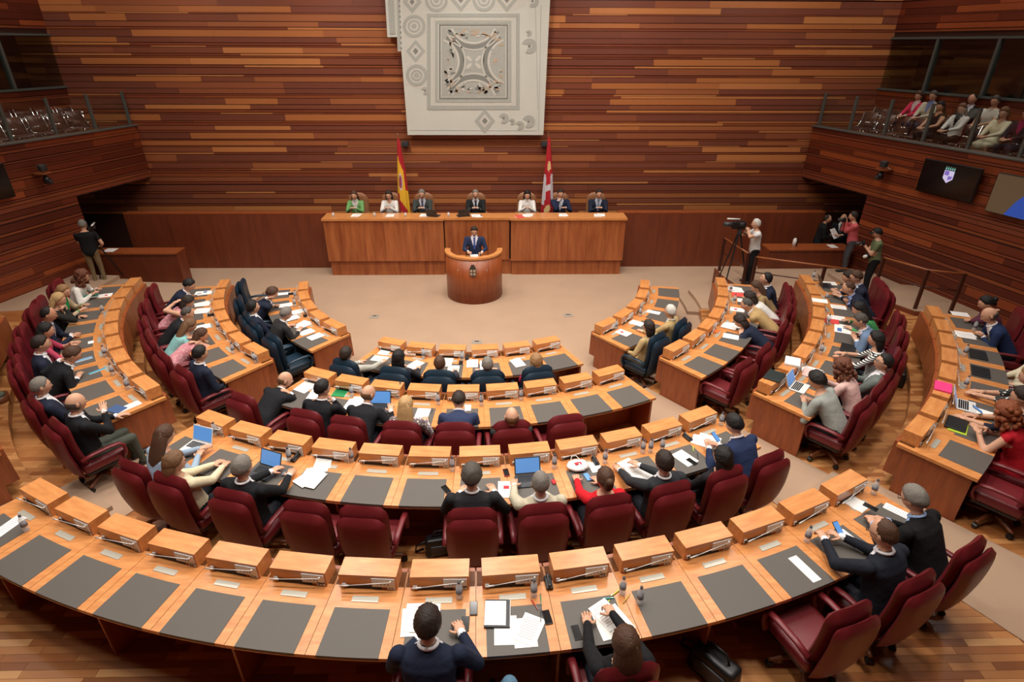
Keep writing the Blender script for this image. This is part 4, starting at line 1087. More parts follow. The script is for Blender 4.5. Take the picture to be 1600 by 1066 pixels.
def build_people():
    tmp = []
    for P in PEOPLE:
        b, segs, info = body_parts(P)
        me = b.mesh('tmp', [])
        o = bpy.data.objects.new('tmp', me); COL.objects.link(o)
        m = o.modifiers.new('r', 'REMESH'); m.mode = 'VOXEL'; m.voxel_size = P['voxel']; m.adaptivity = 0
        m2 = o.modifiers.new('s', 'SMOOTH'); m2.iterations = 5 if P['voxel'] > .015 else 7; m2.factor = .5
        tmp.append((P, o, segs, info))
    dg = bpy.context.evaluated_depsgraph_get(); dg.update()
    KI = {'torso': 0, 'neck': 1, 'uarm': 2, 'farm': 3, 'thigh': 4, 'shin': 5, 'foot': 6, 'skirt': 7}
    for P, o, segs, info in tmp:
        me = bpy.data.meshes.new_from_object(o.evaluated_get(dg))
        nv = len(me.vertices); co = np.empty(nv * 3); me.vertices.foreach_get('co', co); co = co.reshape(-1, 3)
        nf = len(me.polygons); cen = np.empty(nf * 3); me.polygons.foreach_get('center', cen); cen = cen.reshape(-1, 3)
        fv = [tuple(p.vertices) for p in me.polygons]
        best = np.full(nf, 9.0); kind = np.zeros(nf, int); tt = np.zeros(nf)
        for a, b_, ra, rb, kd in segs:
            a = np.array(a); d = np.array(b_) - a; L2 = d @ d
            raw = ((cen - a) @ d) / L2; t_ = np.clip(raw, 0, 1)
            dist = np.linalg.norm(cen - a - t_[:, None] * d, axis=1) - (ra + (rb - ra) * t_)
            u = dist < best; best[u] = dist[u]; kind[u] = KI[kd]; tt[u] = raw[u]
        mi = np.zeros(nf, int)
        slv = P['sleeve']
        mi[kind == 1] = 1
        mi[(kind == 4) | (kind == 5)] = 4; mi[kind == 6] = 5; mi[kind == 7] = 0
        if slv == 'short': mi[((kind == 2) & (tt > .62)) | (kind == 3)] = 1
        elif slv == 'none': mi[((kind == 2) & (tt > .12)) | (kind == 3)] = 1
        elif slv == 'half': mi[(kind == 3) & (tt > .25)] = 1
        elif P['shirt']: mi[(kind == 3) & (tt > .93)] = 2
        if P['skirt']: mi[(kind == 5)] = 1; mi[kind == 4] = 0
        rel = cen - np.array(info['hip']); up_ = np.array(info['up']); xa = np.array(info['xa']); fa = np.array(info['fa']); s = info['s']
        h = rel @ up_ / (.5 * s); lx = np.abs(rel @ xa); ly = rel @ fa
        tor = kind == 0
        if P['shirt']:
            mi[tor & (ly > .03) & (h > .42) & (lx < (h - .42) * .16 * s)] = 2
            if P['tie']: mi[tor & (ly > .05) & (h > .42) & (lx < .024)] = 3
        else:
            mi[tor & (h > 1.02)] = 1
            if P['female']: mi[tor & (ly > .02) & (h > .86) & (lx < (h - .84) * .4)] = 1
        mi[(kind == 1)] = 1
        if P['shirt']: mi[(kind == 1) & (h < 1.06)] = 0
        bpy.data.meshes.remove(me)
        B = MB(); B.v = [tuple(c) for c in co]; B.f = fv; B.m = mi.tolist()
        if P['shirt']:                                    # shirt collar
            c_ = info['neck'] + info['up'] * (.040 * s); pts_ = [c_ + info['xa'] * (.066 * s * math.cos(q)) + info['fa'] * (.064 * s * math.sin(q) + .008) - info['up'] * (.018 * s * max(0, math.sin(q))) for q in [2 * PI * i / 16 for i in range(17)]]
            B.tube(pts_, .0135 * s, 6, 2)
        # head
        yaw_, pit = math.radians(P['head'][0]), math.radians(P['head'][1]); s = info['s']
        HM = Matrix.Translation(info['hc']) @ Matrix.Rotation(yaw_, 4, 'Z') @ Matrix.Rotation(pit, 4, 'X') @ Matrix.Scale(s * (1.0), 4)
        B.add(HEADB.v, HEADB.f, HEADB.m, HM)
        for (el, wr, sd), cu in zip(info['hands'], P['curl']):
            d = (wr - el).normalized(); fd = Vector((d.x * .8, d.y, d.z * .45)).normalized()
            up2 = Vector((0, 0, 1)) if abs(fd.z) < .8 else Vector((0, -1, 0))
            xx = fd.cross(up2).normalized(); zz = xx.cross(fd)
            RM = Matrix((xx, fd, zz)).transposed().to_4x4(); RM.translation = wr - fd * .01
            hb = HANDS[(.35 if cu < .7 else 1.1, sd)]
            B.add(hb.v, hb.f, 1, RM @ Matrix.Scale(s * 1.05, 4))
        tp = P['top']; tp = cloth(tp) if isinstance(tp, tuple) and not isinstance(tp[0], str) else (pattern('pat_' + tp, tp) if isinstance(tp, str) else tp)
        tr = P['trousers']; tr = pattern('pat_' + tr, tr) if isinstance(tr, str) else cloth(tr)
        mats_ = [tp, 'skin_' + P['skin'], cloth(P['shirt']) if P['shirt'] else tp, cloth(P['tie']) if P['tie'] else tp, tr, 'shoe', 'eye_white', 'eye_dark', 'lip']
        t = thing('person', P['label'], 'person', P['loc'], P['rot'], P['group'])
        B.build('body', mats_, t, True)
        st, hcn = P['hair']
        if st:
            key = (st, hcn)
            if key not in HAIRME:
                hb = HAIRB[st]; HAIRME[key] = hb.mesh('hair', 'hair_' + hcn, True)
            ho = link('cap' if st == 'cap' else 'hair', HAIRME[key], t); ho.matrix_basis = HM
        if P['glasses']:
            g = link('glasses', GLME, t); g.matrix_basis = HM
        om = o.data; bpy.data.objects.remove(o); bpy.data.meshes.remove(om)

def short(lab, n=16):
    w_ = lab.split()
    if len(w_) > n: w_ = w_[:n]
    while w_[-1] in ('in', 'with', 'a', 'the', 'of', 'his', 'her', 'and', 'on', 'at', 'from', 'to', 'second', 'left', 'right', 'behind', 'beside', 'before', 'end', 'third', 'nearest', 'left', 'black', 'central'): w_.pop()
    return ' '.join(w_)
def seated(k, px, py, label, top, chair=True, th=None, dr=1.03, hz=1.27, **kw):
    """place a seated member of row k from the pixel of the head"""
    kw.setdefault('size', (1.10, 1.12, 1.15, 1.19)[k]); size = kw['size'] * (.95 if kw.get('female') else 1.0)
    z = hz; 
    for it in range(4):
        p = atz(px, py, ZF[k] + z); rr_, tt = topol(p)
        th_ = tt if th is None else th
        seat = pol(R[k] + dr, th_, ZF[k])
        loc = Matrix.Rotation(-th_, 4, 'Z') @ (p - seat)
        lean = loc.y + .07 - .045 * size; side = loc.x
        L_ = .50 * size; q = min(L_ * .85, math.hypot(lean, side))
        z = .56 + math.sqrt(L_ * L_ - q * q) * (1 + .082 / .5) + .090 * size
    kw.setdefault('lean', lean); kw.setdefault('side', side)
    hd = list(kw.get('head', (0, None)))
    if hd[1] is None: hd[1] = -8 - max(0, lean) * 70
    kw['head'] = tuple(hd)
    person(label, seat, th_, top, **kw)
    if chair:
        nm = 'blue' if k == 0 else 'red'
        place_chair(k, th_, dr + .02, 0, short('%s chair of the %s' % (nm, label.split(',')[0])))
    return seat, th_
SUIT_N = (30, 36, 54); SUIT_B = (24, 25, 29); SUIT_G = (58, 60, 64); WH = (232, 232, 236)
DK = dict(trousers=(26, 27, 32)); TYPE = ((-.12, .46, .84), (.12, .46, .84)); FOLD = ((-.05, .36, .82), (.06, .37, .83)); CHIN = lambda s=1: ((-.16, .36, .81), (.07, .24, 1.10)) if s > 0 else ((-.07, .24, 1.10), (.16, .36, .81))
PHONE = ((-.07, .42, .92), (.09, .40, .90)); LAP = ((-.14, .22, .66), (.14, .22, .66)); WRITE = ((-.24, .40, .81), (.16, .46, .82)); READ = ((-.17, .34, .88), (.17, .34, .88))
# ---- left blocks
A = dict(voxel=.021)
seated(2, 126, 434, 'woman in a white top with curly auburn hair, last seat of the left third row', (226, 222, 214), hair=('curly', 'auburn'), female=True, hands=READ, **A)
seated(2, 97, 456, 'woman in a green dress and beige cardigan reading a sheet', (196, 176, 146), hair=('long', 'dblond'), shirt=(20, 150, 84), trousers=(20, 140, 80), female=True, hands=READ, head=(-20, -18), **A)
seated(2, 89, 469, 'blonde woman in a black leather jacket beside the woman in green', (38, 36, 34), hair=('long', 'blond'), female=True, hands=CHIN(1), **A)
seated(2, 73, 492, 'balding man in a navy suit with his hands open on the desk, left block', SUIT_N, hair=('balding', 'black'), shirt=WH, tie=(40, 60, 120), hands=FOLD, skin='b', **A)
seated(2, 69, 517, 'woman with long black hair and a pink top', (186, 70, 96), hair=('long', 'black'), female=True, sleeve='half', hands=PHONE, **A)
seated(2, 62, 538, 'dark haired man in a navy suit behind the man resting his chin', SUIT_N, hair=('short', 'dark'), shirt=WH, hands=LAP, **A)
seated(2, 106, 556, 'grey-brown haired man in a black suit resting his chin on his hand', SUIT_B, hair=('short', 'brown'), shirt=WH, hands=CHIN(-1), **A)
seated(2, 66, 603, 'grey haired man in a navy suit leaning back in the left block', SUIT_N, hair=('crop', 'grey'), shirt=WH, hands=LAP, **A)
seated(2, 118, 630, 'bald man in a black suit with his hand at his face, left block end', SUIT_B, hair=('bald', 'dgrey'), shirt=WH, hands=((-.16, .42, .81), (.06, .24, 1.08)), trousers=(70, 74, 66), **A)
seated(1, 292, 452, 'dark haired man in a navy suit at the far end of the left second row', SUIT_N, hair=('short', 'black'), shirt=WH, **A)
seated(1, 288, 474, 'dark haired woman in a pink checked blouse with raised arms', 'check', hair=('bob', 'dark'), female=True, sleeve='none', hands=CHIN(1), **A)
seated(1, 287, 491, 'balding man in a dark suit in the left second row', SUIT_B, hair=('balding', 'dgrey'), shirt=WH, **A)
seated(1, 291, 510, 'woman with long light brown hair and a mint green top', (134, 186, 184), hair=('long', 'lbrown'), female=True, sleeve='short', **A)
seated(1, 313, 524, 'brown haired woman in a pink patterned dress using her phone', 'check', hair=('long', 'brown'), female=True, sleeve='short', hands=PHONE, head=(-10, -25), **A)
seated(1, 312, 553, 'balding dark haired man in a navy suit leaning back, end of the left second row', SUIT_N, hair=('short', 'black'), shirt=WH, tie=(60, 60, 90), hands=LAP, **A)
seated(0, 421, 459, 'brown haired man in a navy suit at the far end of the left front row', SUIT_N, hair=('vol', 'brown'), shirt=WH, tie=(60, 90, 160), hands=CHIN(1), **A)
seated(0, 397, 480, 'dark haired man in a navy suit leaning back in a blue chair', SUIT_N, hair=('vol', 'black'), shirt=WH, hands=LAP, head=(0, 4), **A)
seated(0, 443, 491, 'grey haired man in a dark suit writing in the left front row', (40, 38, 38), hair=('short', 'grey'), shirt=WH, hands=WRITE, **A)
# ---- centre front row (blue chairs)
B_ = dict(voxel=.02)
seated(0, 544, 563, 'brown haired man in a light grey jacket reaching out his right arm', (172, 170, 160), hair=('short', 'dark'), shirt=WH, hands=((-.16, .3, .8), (.34, .5, .84)), **B_)
seated(0, 623, 559, 'woman with straight black hair in the front row, seen from behind', (40, 38, 44), hair=('bob', 'black'), female=True, **B_)
seated(0, 688, 577, 'man with thinning brown hair in the front row, seen from behind', (52, 52, 60), hair=('balding', 'brown'), shirt=WH, **B_)
seated(0, 762, 590, 'grey balding man in a slate blue suit in the front row', (52, 58, 78), hair=('balding', 'grey'), shirt=WH, **B_)
seated(0, 837, 568, 'blonde woman in a bright pink jacket in the front row', (206, 50, 96), hair=('bob', 'dblond'), female=True, hands=LAP, **B_)
# ---- right front row
seated(0, 1047, 487, 'white haired man in a tan jacket leaning back in a blue chair', (176, 150, 104), hair=('short', 'white'), shirt=(222, 216, 200), hands=((-.22, .42, .8), (.2, .12, .68)), trousers=(150, 132, 96), head=(0, 0), **A)
seated(0, 1013, 511, 'brown haired woman in a beige coat in a blue chair, right front row', (184, 158, 112), hair=('bob', 'dark'), female=True, hands=((-.2, .2, .68), (.1, .2, .68)), trousers=(190, 166, 120), **A)
# ---- right second row
seated(1, 1199, 436, 'dark haired man in a navy suit looking up, far end of the right second row', SUIT_N, hair=('short', 'black'), shirt=WH, head=(0, 12), **A)
seated(1, 1186, 449, 'woman with long brown hair in an olive beige top', (150, 126, 88), hair=('long', 'brown'), female=True, hands=WRITE, **A)
seated(1, 1177, 466, 'dark haired woman in white half hidden behind the grey man in tan', (220, 216, 210), hair=('bob', 'dark'), female=True, **A)
seated(1, 1173, 477, 'grey balding man in a tan suit bent over his papers', (182, 152, 104), hair=('balding', 'dgrey'), shirt=WH, hands=FOLD, **A)
seated(1, 1160, 503, 'dark haired woman in navy bent over her papers in the right second row', (28, 36, 56), hair=('bob', 'dark'), female=True, hands=WRITE, **A)
# ---- right third row
seated(2, 1341, 433, 'man with glasses in a navy suit, far end of the right third row', SUIT_N, hair=('short', 'brown'), shirt=(190, 200, 216), glasses=True, hands=TYPE, **A)
seated(2, 1326, 446, 'dark haired woman in a sleeveless dusty pink top, right third row', (170, 120, 124), hair=('long', 'dark'), female=True, sleeve='none', hands=TYPE, **A)
seated(2, 1329, 459, 'balding man in a navy suit bent forward in the right third row', SUIT_N, hair=('balding', 'brown'), shirt=(150, 170, 220), hands=FOLD, **A)
seated(2, 1347, 484, 'dark haired woman in a green top writing', (70, 150, 90), hair=('long', 'black'), female=True, hands=WRITE, **A)
seated(2, 1350, 502, 'grey haired man in a light blue suit reading a newspaper', (108, 130, 160), hair=('crop', 'dgrey'), shirt=WH, tie=(120, 40, 60), hands=READ, **A)
seated(2, 1370, 531, 'dark haired woman in a black and white striped top', 'stripe', hair=('bob', 'black'), female=True, sleeve='half', hands=TYPE, **A)
seated(2, 1378, 566, 'dark haired man with glasses in a grey suit leaning back', (104, 112, 108), hair=('short', 'black'), shirt=WH, glasses=True, hands=((-.06, .22, .9), (.06, .22, .88)), head=(30, 10), **A)
seated(2, 1320, 576, 'woman with auburn curly hair and a pale pink blouse', (222, 184, 176), hair=('curly', 'auburn'), female=True, hands=TYPE, **A)
seated(2, 1283, 597, 'dark haired man in a light grey jacket typing on a laptop', (150, 154, 148), hair=('vol', 'black'), hands=((-.14, .42, .84), (.0, .34, .86)), **A)
# ---- right nearest row
seated(3, 1541, 485, 'dark haired woman at the far end of the right nearest row', (96, 50, 66), hair=('bun', 'black'), female=True, hands=CHIN(-1), **A)
seated(3, 1548, 504, 'bald man in a navy suit bent over his papers, right nearest row', (32, 48, 84), hair=('bald', 'dgrey'), shirt=WH, hands=FOLD, **A)
seated(3, 1640, 548, 'person in a pale floral skirt at the right edge of the picture', (206, 196, 170), hair=('long', 'brown'), female=True, trousers='floral_light', hands=((-.3, .1, .72), (.0, .2, .7)), lean=-.12, side=0, **A)
seated(3, 1612, 590, 'woman in a black and white ruffled top holding a phone, right edge', 'ruffle', hair=('long', 'dblond'), female=True, sleeve='half', hands=((-.08, .62, .84), (.08, .56, .84)), **A)
seated(3, 1602, 622, 'person in a dark sleeve typing on the white laptop at the right edge', (36, 38, 54), hair=('short', 'dark'), hands=((-.14, .64, .82), (.06, .56, .82)), sleeve='half', **A)
seated(3, 1578, 648, 'woman with red curly hair in a sleeveless red dress holding a phone', (170, 22, 34), hair=('curly', 'red'), female=True, sleeve='none', hands=((-.1, .46, .90), (.1, .42, .88)), trousers=(170, 22, 34), skirt=True, voxel=.017)
# ---- centre second row
C_ = dict(voxel=.018)
seated(1, 451, 590, 'bald man in a black suit at the left end of the central second row', SUIT_B, hair=('bald', 'lbrown'), shirt=WH, hands=WRITE, head=(-35, -20), **C_)
seated(1, 502, 609, 'black haired man in a black suit with his hand on his cheek', SUIT_B, hair=('short', 'black'), shirt=WH, hands=((-.2, .36, .8), (.1, .26, 1.06)), head=(-30, -12), **C_)
seated(1, 572, 615, 'bald man in a black suit in front of an open laptop, second row', SUIT_B, hair=('bald', 'lbrown'), shirt=WH, hands=((-.1, .4, .84), (.34, .44, .86)), head=(-25, -15), **C_)
seated(1, 634, 634, 'woman with long blonde hair and a dark floral dress', 'floral', hair=('long', 'blond'), female=True, hands=((-.2, .42, .8), (.2, .3, .8)), **C_)
seated(1, 716, 622, 'dark haired man in a navy suit in the middle of the second row', (44, 54, 84), hair=('short', 'dark'), shirt=WH, **C_)
seated(1, 799, 651, 'bald man in a charcoal jacket leaning back, second row', (52, 54, 54), hair=('bald', 'lbrown'), hands=LAP, **C_)
# ---- centre third row
D_ = dict(voxel=.016)
seated(2, 254, 683, 'woman with long brown hair and a light blue blouse typing on a laptop', (150, 170, 190), hair=('long', 'brown'), female=True, hands=((.1, .5, .86), (.2, .4, .84)), **D_)
seated(2, 275, 722, 'woman with light brown hair and a cream top, third row', (214, 200, 168), hair=('bob', 'lbrown'), female=True, hands=((-.06, .34, .84), (.1, .34, .84)), head=(-30, -15), **D_)
seated(2, 379, 730, 'grey haired man in a black suit typing on a laptop, third row', SUIT_B, hair=('short', 'grey'), shirt=WH, hands=((-.06, .44, .86), (.2, .44, .85)), **D_)
seated(2, 737, 746, 'man with grey-dark hair in a black jacket reading in the middle of the third row', (36, 36, 40), hair=('vol', 'dgrey'), shirt=WH, hands=((-.16, .38, .82), (.26, .36, .84)), **D_)
seated(2, 844, 754, 'grey balding man in a beige jacket behind an open laptop', (188, 180, 158), hair=('balding', 'grey'), shirt=WH, hands=((-.22, .46, .84), (.14, .3, .8)), **D_)
seated(2, 945, 747, 'woman in a red top with brown hair tied in a bun', (202, 26, 38), hair=('bun', 'brown'), female=True, hands=((-.14, .42, .84), (.14, .34, .82)), **D_)
seated(2, 1037, 722, 'dark haired man in a charcoal suit writing with spread papers', (44, 46, 50), hair=('short', 'dark'), shirt=WH, hands=((-.26, .48, .84), (-.04, .52, .86)), **D_)
seated(2, 1127, 714, 'black haired woman in black leaning low over the desk', (28, 26, 30), hair=('bob', 'black'), female=True, hands=LAP, **D_)
seated(2, 1152, 666, 'man in navy looking at a phone, right end of the third row', (34, 46, 78), hair=('short', 'black'), shirt=WH, hands=((-.28, .42, .88), (-.12, .40, .88)), head=(12, None), **D_)
# ---- centre nearest row
E_ = dict(voxel=.013)
seated(3, 668, 978, 'man with short dark hair in a navy suit writing, nearest row', (30, 38, 58), hair=('short', 'dark'), shirt=WH, hands=((-.14, .36, .83), (.24, .40, .84)), curl=(.35, 1.1), **E_)
seated(3, 976, 1003, 'woman with long brown hair in a black jacket writing, nearest row', (24, 25, 28), hair=('long', 'brown'), female=True, hands=((-.12, .42, .82), (.08, .62, .84)), curl=(.35, 1.1), **E_)
seated(3, 1384, 836, 'balding man with glasses in a dark suit holding a phone, nearest row', (28, 32, 42), hair=('balding', 'brown'), shirt=WH, glasses=True, hands=((-.12, .56, .90), (.10, .52, .88)), curl=(1.1, 1.1), head=(8, None), **E_)
seated(3, 1436, 784, 'grey haired man with glasses in a black suit, right end of the nearest row', (18, 18, 20), hair=('short', 'grey'), shirt=(150, 180, 220), glasses=True, hands=((-.2, .5, .84), (-.02, .46, .84)), curl=(1.1, 1.1), **E_)
seated(3, 812, 1128, 'person in blue jeans at the bottom edge, nearest row', (90, 100, 120), hair=('short', 'dark'), trousers=(84, 116, 140), hands=LAP, hz=1.2, lean=-.1, side=0, dr=1.47, th=.06, cross=True, **E_)
# ---- empty chairs
def chair_at(k, px, py, label, dr=1.05, zc=1.2):
    p = atz(px, py, ZF[k] + zc); rr_, tt = topol(p); place_chair(k, tt, dr, 0, label)
chair_at(2, 470, 792, 'empty red leather chair turned slightly, third row beside the man typing')
chair_at(2, 576, 768, 'empty red leather chair alone in the left middle of the third row')
chair_at(1, 882, 643, 'empty red leather chair at the right of the central second row')
chair_at(3, 1335, 950, 'empty red leather chair at the nearest row beside the man with the phone')
for i in (0, 4): place_chair(0, SEATS[(0, -1)][4 - i if i == 0 else 0], 1.05, 0, ('empty blue leather chair at the far end of the left front row', 'empty blue leather chair at the aisle end of the left front row')[i > 0])
for i in (0, 1): place_chair(1, SEATS[(1, 1)][i], 1.05, 0, ('empty red leather chair at the aisle end of the right second row', 'empty red leather chair one seat in from the aisle, right second row')[i])
place_chair(3, SEATS[(3, 1)][0], 1.08, 0, 'empty red leather chair at the aisle end of the right nearest row')
place_chair(1, SEATS[(1, -1)][1] + .02, 1.05, 0, 'empty red leather chair in the left second row behind the woman with the phone')
# ---- presidium
PRES = [(553, 'woman in a green jacket with long brown hair, leftmost at the presidium', (110, 160, 96), ('long', 'brown'), True, (210, 206, 200), None),
        (607, 'woman in white with dark hair, second from the left at the presidium', (226, 222, 216), ('bob', 'dark'), True, None, None),
        (659, 'grey haired man in a charcoal suit with folded arms at the presidium', (62, 66, 64), ('short', 'grey'), False, (190, 190, 200), (70, 70, 90)),
        (743, 'man in a black suit in the middle seat of the presidium', (32, 34, 36), ('crop', 'grey'), False, (200, 200, 204), (40, 44, 60)),
        (824, 'dark haired woman in a white jacket at the presidium beside the red flag', (226, 222, 216), ('bob', 'black'), True, (230, 224, 218), None),
        (876, 'man in navy resting his chin, second from the right at the presidium', (32, 40, 66), ('short', 'dark'), False, (200, 206, 220), None),
        (936, 'dark haired man in a navy suit, rightmost at the presidium', (32, 38, 56), ('short', 'dark'), False, (180, 190, 205), (120, 130, 150))]
for px, lab, tp, hr, fem, sh, ti in PRES:
    x = aty(px, 316, 16.9).x
    hz_ = FOLD if px != 876 else ((-.14, .36, .9), (.05, .2, 1.10))
    hz_ = tuple((a, b - .02, max(c, .92)) for a, b, c in hz_)
    person(lab, (x, 17.12, DZ), PI, tp, hair=hr, shirt=sh, tie=ti, female=fem, lean=.10, hands=hz_, head=(0, -14), voxel=.02, size=1.07)
    c = copy_tree(PTAN); c.location = (x, 17.16, DZ); c.rotation_euler = (0, 0, PI); tag(c, short('tan chair of the ' + lab.split(',')[0]), 'chair', 'tan chairs of the presidium')
    for ch in c.children: pass
# ---- standing people
person('speaker in a navy suit and blue tie at the round podium', (XC + .02, 14.86, .1), PI, (40, 52, 82), hair=('short', 'dark'), shirt=WH, tie=(70, 90, 160), pose='stand', lean=.05, hands=((-.2, .34, 1.12), (.16, .36, 1.14)), head=(0, -22), voxel=.018)
p = atz(1168, 443, .42)
person('white haired cameraman in a white polo shirt standing on the platform', p, 1.45, (214, 214, 212), hair=('short', 'white'), pose='stand', lean=.04, sleeve='short', hands=((-.12, .30, 1.50), (.12, .26, 1.44)), trousers=(22, 22, 26), head=(0, 0), voxel=.018)
CAMR = p
p = atz(160, 447, .37)
person('video operator in a black shirt and khaki trousers, standing at the left wall', p, .35, (20, 20, 22), hair=('short', 'grey'), pose='stand', lean=.06, sleeve='short', hands=((-.1, .34, 1.30), (.22, .2, 1.02)), trousers=(124, 106, 76), head=(10, -15), voxel=.018)
CAML = p
p = atz(1317, 428, .42)
person('photographer in a pink shirt and grey trousers, standing', p, 1.2, (196, 92, 96), hair=('short', 'dark'), pose='stand', lean=.08, hands=((-.06, .26, 1.46), (.08, .28, 1.44)), trousers=(72, 72, 76), head=(0, -10), voxel=.018)
PHO1 = p
p = aty(1381, 380, 13.4); 
person('photographer in a green t-shirt and black cap leaning on the right wall', (p.x - .1, 13.4, .42), 1.2, (104, 116, 84), hair=('cap', 'cap'), pose='stand', lean=.06, sleeve='short', hands=((-.06, .30, 1.28), (.06, .30, 1.26)), trousers=(22, 22, 26), head=(0, -25), voxel=.018)
PHO2 = Vector((p.x - .1, 13.4, .42))
p = aty(1283, 362, 16.2)
person('man in a dark suit turned away behind the right partition', (p.x, 16.25, .0), -1.9, (20, 24, 24), hair=('balding', 'dark'), pose='stand', lean=.05, shirt=(60, 62, 62), hands=((-.1, .3, 1.15), (.1, .3, 1.15)), voxel=.02)
p = aty(1314, 355, 16.3)
person('man in a dark suit with a pale tie holding sheets behind the right partition', (p.x + .05, 16.35, .0), 2.5, (20, 20, 24), hair=('bald', 'dgrey'), pose='stand', lean=.03, shirt=(200, 200, 200), tie=(60, 60, 70), hands=((-.1, .34, 1.2), (.1, .34, 1.2)), voxel=.02)
PHO3 = Vector((p.x, 16.2, 0))
# ---- right gallery visitors
GP = [(3, 1.36, 'woman in a bright pink jacket in the rear row of the right gallery', (214, 50, 92), ('bob', 'brown'), True, (228, 220, 220), (34, 36, 48), 'long'),
      (3.75, 1.36, 'man in a cream jacket and blue shirt in the rear row of the right gallery', (198, 192, 170), ('short', 'dgrey'), False, (120, 140, 190), (44, 54, 80), 'long'),
      (4.3, .80, 'woman in black with long black hair looking down, right gallery front row', (22, 20, 22), ('long', 'black'), True, None, (20, 20, 22), 'none'),
      (4.95, .80, 'woman in a white jacket with long light brown hair, right gallery front row', (226, 224, 220), ('long', 'lbrown'), True, (24, 22, 24), (22, 20, 24), 'long'),
      (5.05, 1.36, 'man in a black suit in the rear row of the right gallery', (24, 24, 28), ('balding', 'black'), False, (210, 214, 224), (24, 24, 28), 'long'),
      (5.7, 1.36, 'man in a pale polo shirt holding a phone, right gallery', (206, 202, 190), ('short', 'dgrey'), False, None, (40, 42, 46), 'short'),
      (6.1, .80, 'woman in a cream dress with brown hair, right gallery front row', (220, 214, 186), ('bob', 'lbrown'), True, None, (220, 214, 186), 'long'),
      (6.75, .80, 'man in a dark jacket over a magenta shirt at the right edge of the gallery', (36, 32, 40), ('short', 'dark'), False, (150, 30, 80), (40, 42, 58), 'long')]
GPX = [(1430, 160), (1455, 153), (1465, 172), (1502, 166), (1518, 152), (1555, 152), (1566, 177), (1600, 186)]
for (al, bk, lab, tp, hr, fem, sh, tr, sl), (gx, gy) in zip(GP, GPX):
    q_ = MWR.inverted() @ atplane(gx, gy, MWR @ Vector((0, -SDR * bk, 0)), NR); al = q_.x
    
    p, a = gallery_place(MWR, SDR, al, bk, 3.55 if bk < 1 else 3.70)
    person(lab, p, a, tp, hair=hr, female=fem, shirt=sh, trousers=tr, sleeve=sl, lean=-.02, hands=((-.08, .3, .72), (.08, .3, .72)), head=(15, -18), voxel=.02, skirt=('cream dress' in lab), tuck=True)
build_people()
for pr_ in (PRED, PBLUE, PTAN):
    for ch in list(pr_.children):
        for g in list(ch.children): bpy.data.objects.remove(g)
        bpy.data.objects.remove(ch)
    bpy.data.objects.remove(pr_)
# ================================================================== THINGS ON THE DESKS
PRINTS = {}
def paper_mesh(w_, h_, kind):
    key = ('paper', w_, h_, kind)
    if key not in PRINTS:
        b = MB(); b.box((0, 0, .0015), (w_, h_, .003))
        z = .0034
        if kind == 'text':
            for i in range(9): b.box((-w_ * .04 * (i % 3), h_ * (.36 - .085 * i), z), (w_ * (.74 - .1 * (i % 4 == 3)), h_ * .02, .0008), 1)
        elif kind == 'logo':
            b.box((0, h_ * .12, z), (w_ * .34, h_ * .2, .0008), 2); b.box((0, -h_ * .1, z), (w_ * .2, h_ * .05, .0008), 1)
        elif kind == 'chart':
            b.box((-w_ * .18, h_ * .2, z), (w_ * .4, h_ * .26, .0008), 3); b.box((w_ * .2, -h_ * .15, z), (w_ * .4, h_ * .3, .0008), 1)
        PRINTS[key] = b.mesh('sheet', ['paper', 'print_grey', 'red_print', 'blue_print'])
    return PRINTS[key]
mat('red_print', srgb(190, 40, 50), .7); mat('blue_print', srgb(70, 110, 170), .7)
ITEMS = []
def item(ik_, desc, cat, px, py, k, builder, rot=0.0, z=None, top=False, **kw):
    zz = (ZT[k] if top else ZD[k] + .0045) if z is None else z
    p = atz(px, py, zz); r_, th = topol(p)
    sec = 0 if abs(th) < CEND[k] + .03 else (1 if th > 0 else -1)
    ITEMS.append((ik_, desc, cat, k, sec, th, p, rot, builder, kw))
BT = None
def bottle(t, **kw):
    global BT
    if BT is None:
        b = MB().lathe([(.028, 0), (.033, .008), (.033, .07), (.030, .10), (.033, .125), (.033, .15), (.024, .178), (.013, .198), (.013, .205)], 14)
        BT = (b.mesh('bottle_body', 'bottle_clear', True), MB().lathe([(.0336, .072), (.0336, .118)], 14).mesh('label_band', 'water_label', True), MB().lathe([(.0145, .2), (.0145, .222)], 12).mesh('cap', 'bottle_cap', True))
    for nm, me in zip(('bottle_body', 'label_band', 'cap'), BT): link(nm, me, t)
def sheets(t, w_=.21, h_=.297, n=1, kind='text', spread=.3):
    rn = random.Random(int(t.location.x * 1000) + 7)
    for i in range(n):
        o = link('sheet', paper_mesh(w_, h_, kind if i == n - 1 else 'plain'), t, (rn.uniform(-.07, .07) * (n > 1), rn.uniform(-.05, .05) * (n > 1), .0036 * i), rn.uniform(-spread, spread) * (n > 1))
def folder(t, w_=.23, h_=.32, th=.015, col=(20, 22, 24)):
    c = mat('folder_%d_%d_%d' % col, srgb(*col), .5)
    b = rbox((w_, h_, th), min(.004, th * .3), 1, (0, 0, th / 2)); b.build('cover', c, t)
    MB().box((.004, 0, th / 2), (w_, h_ * .97, th * .7)).build('pages', 'paper', t)
LP = {}
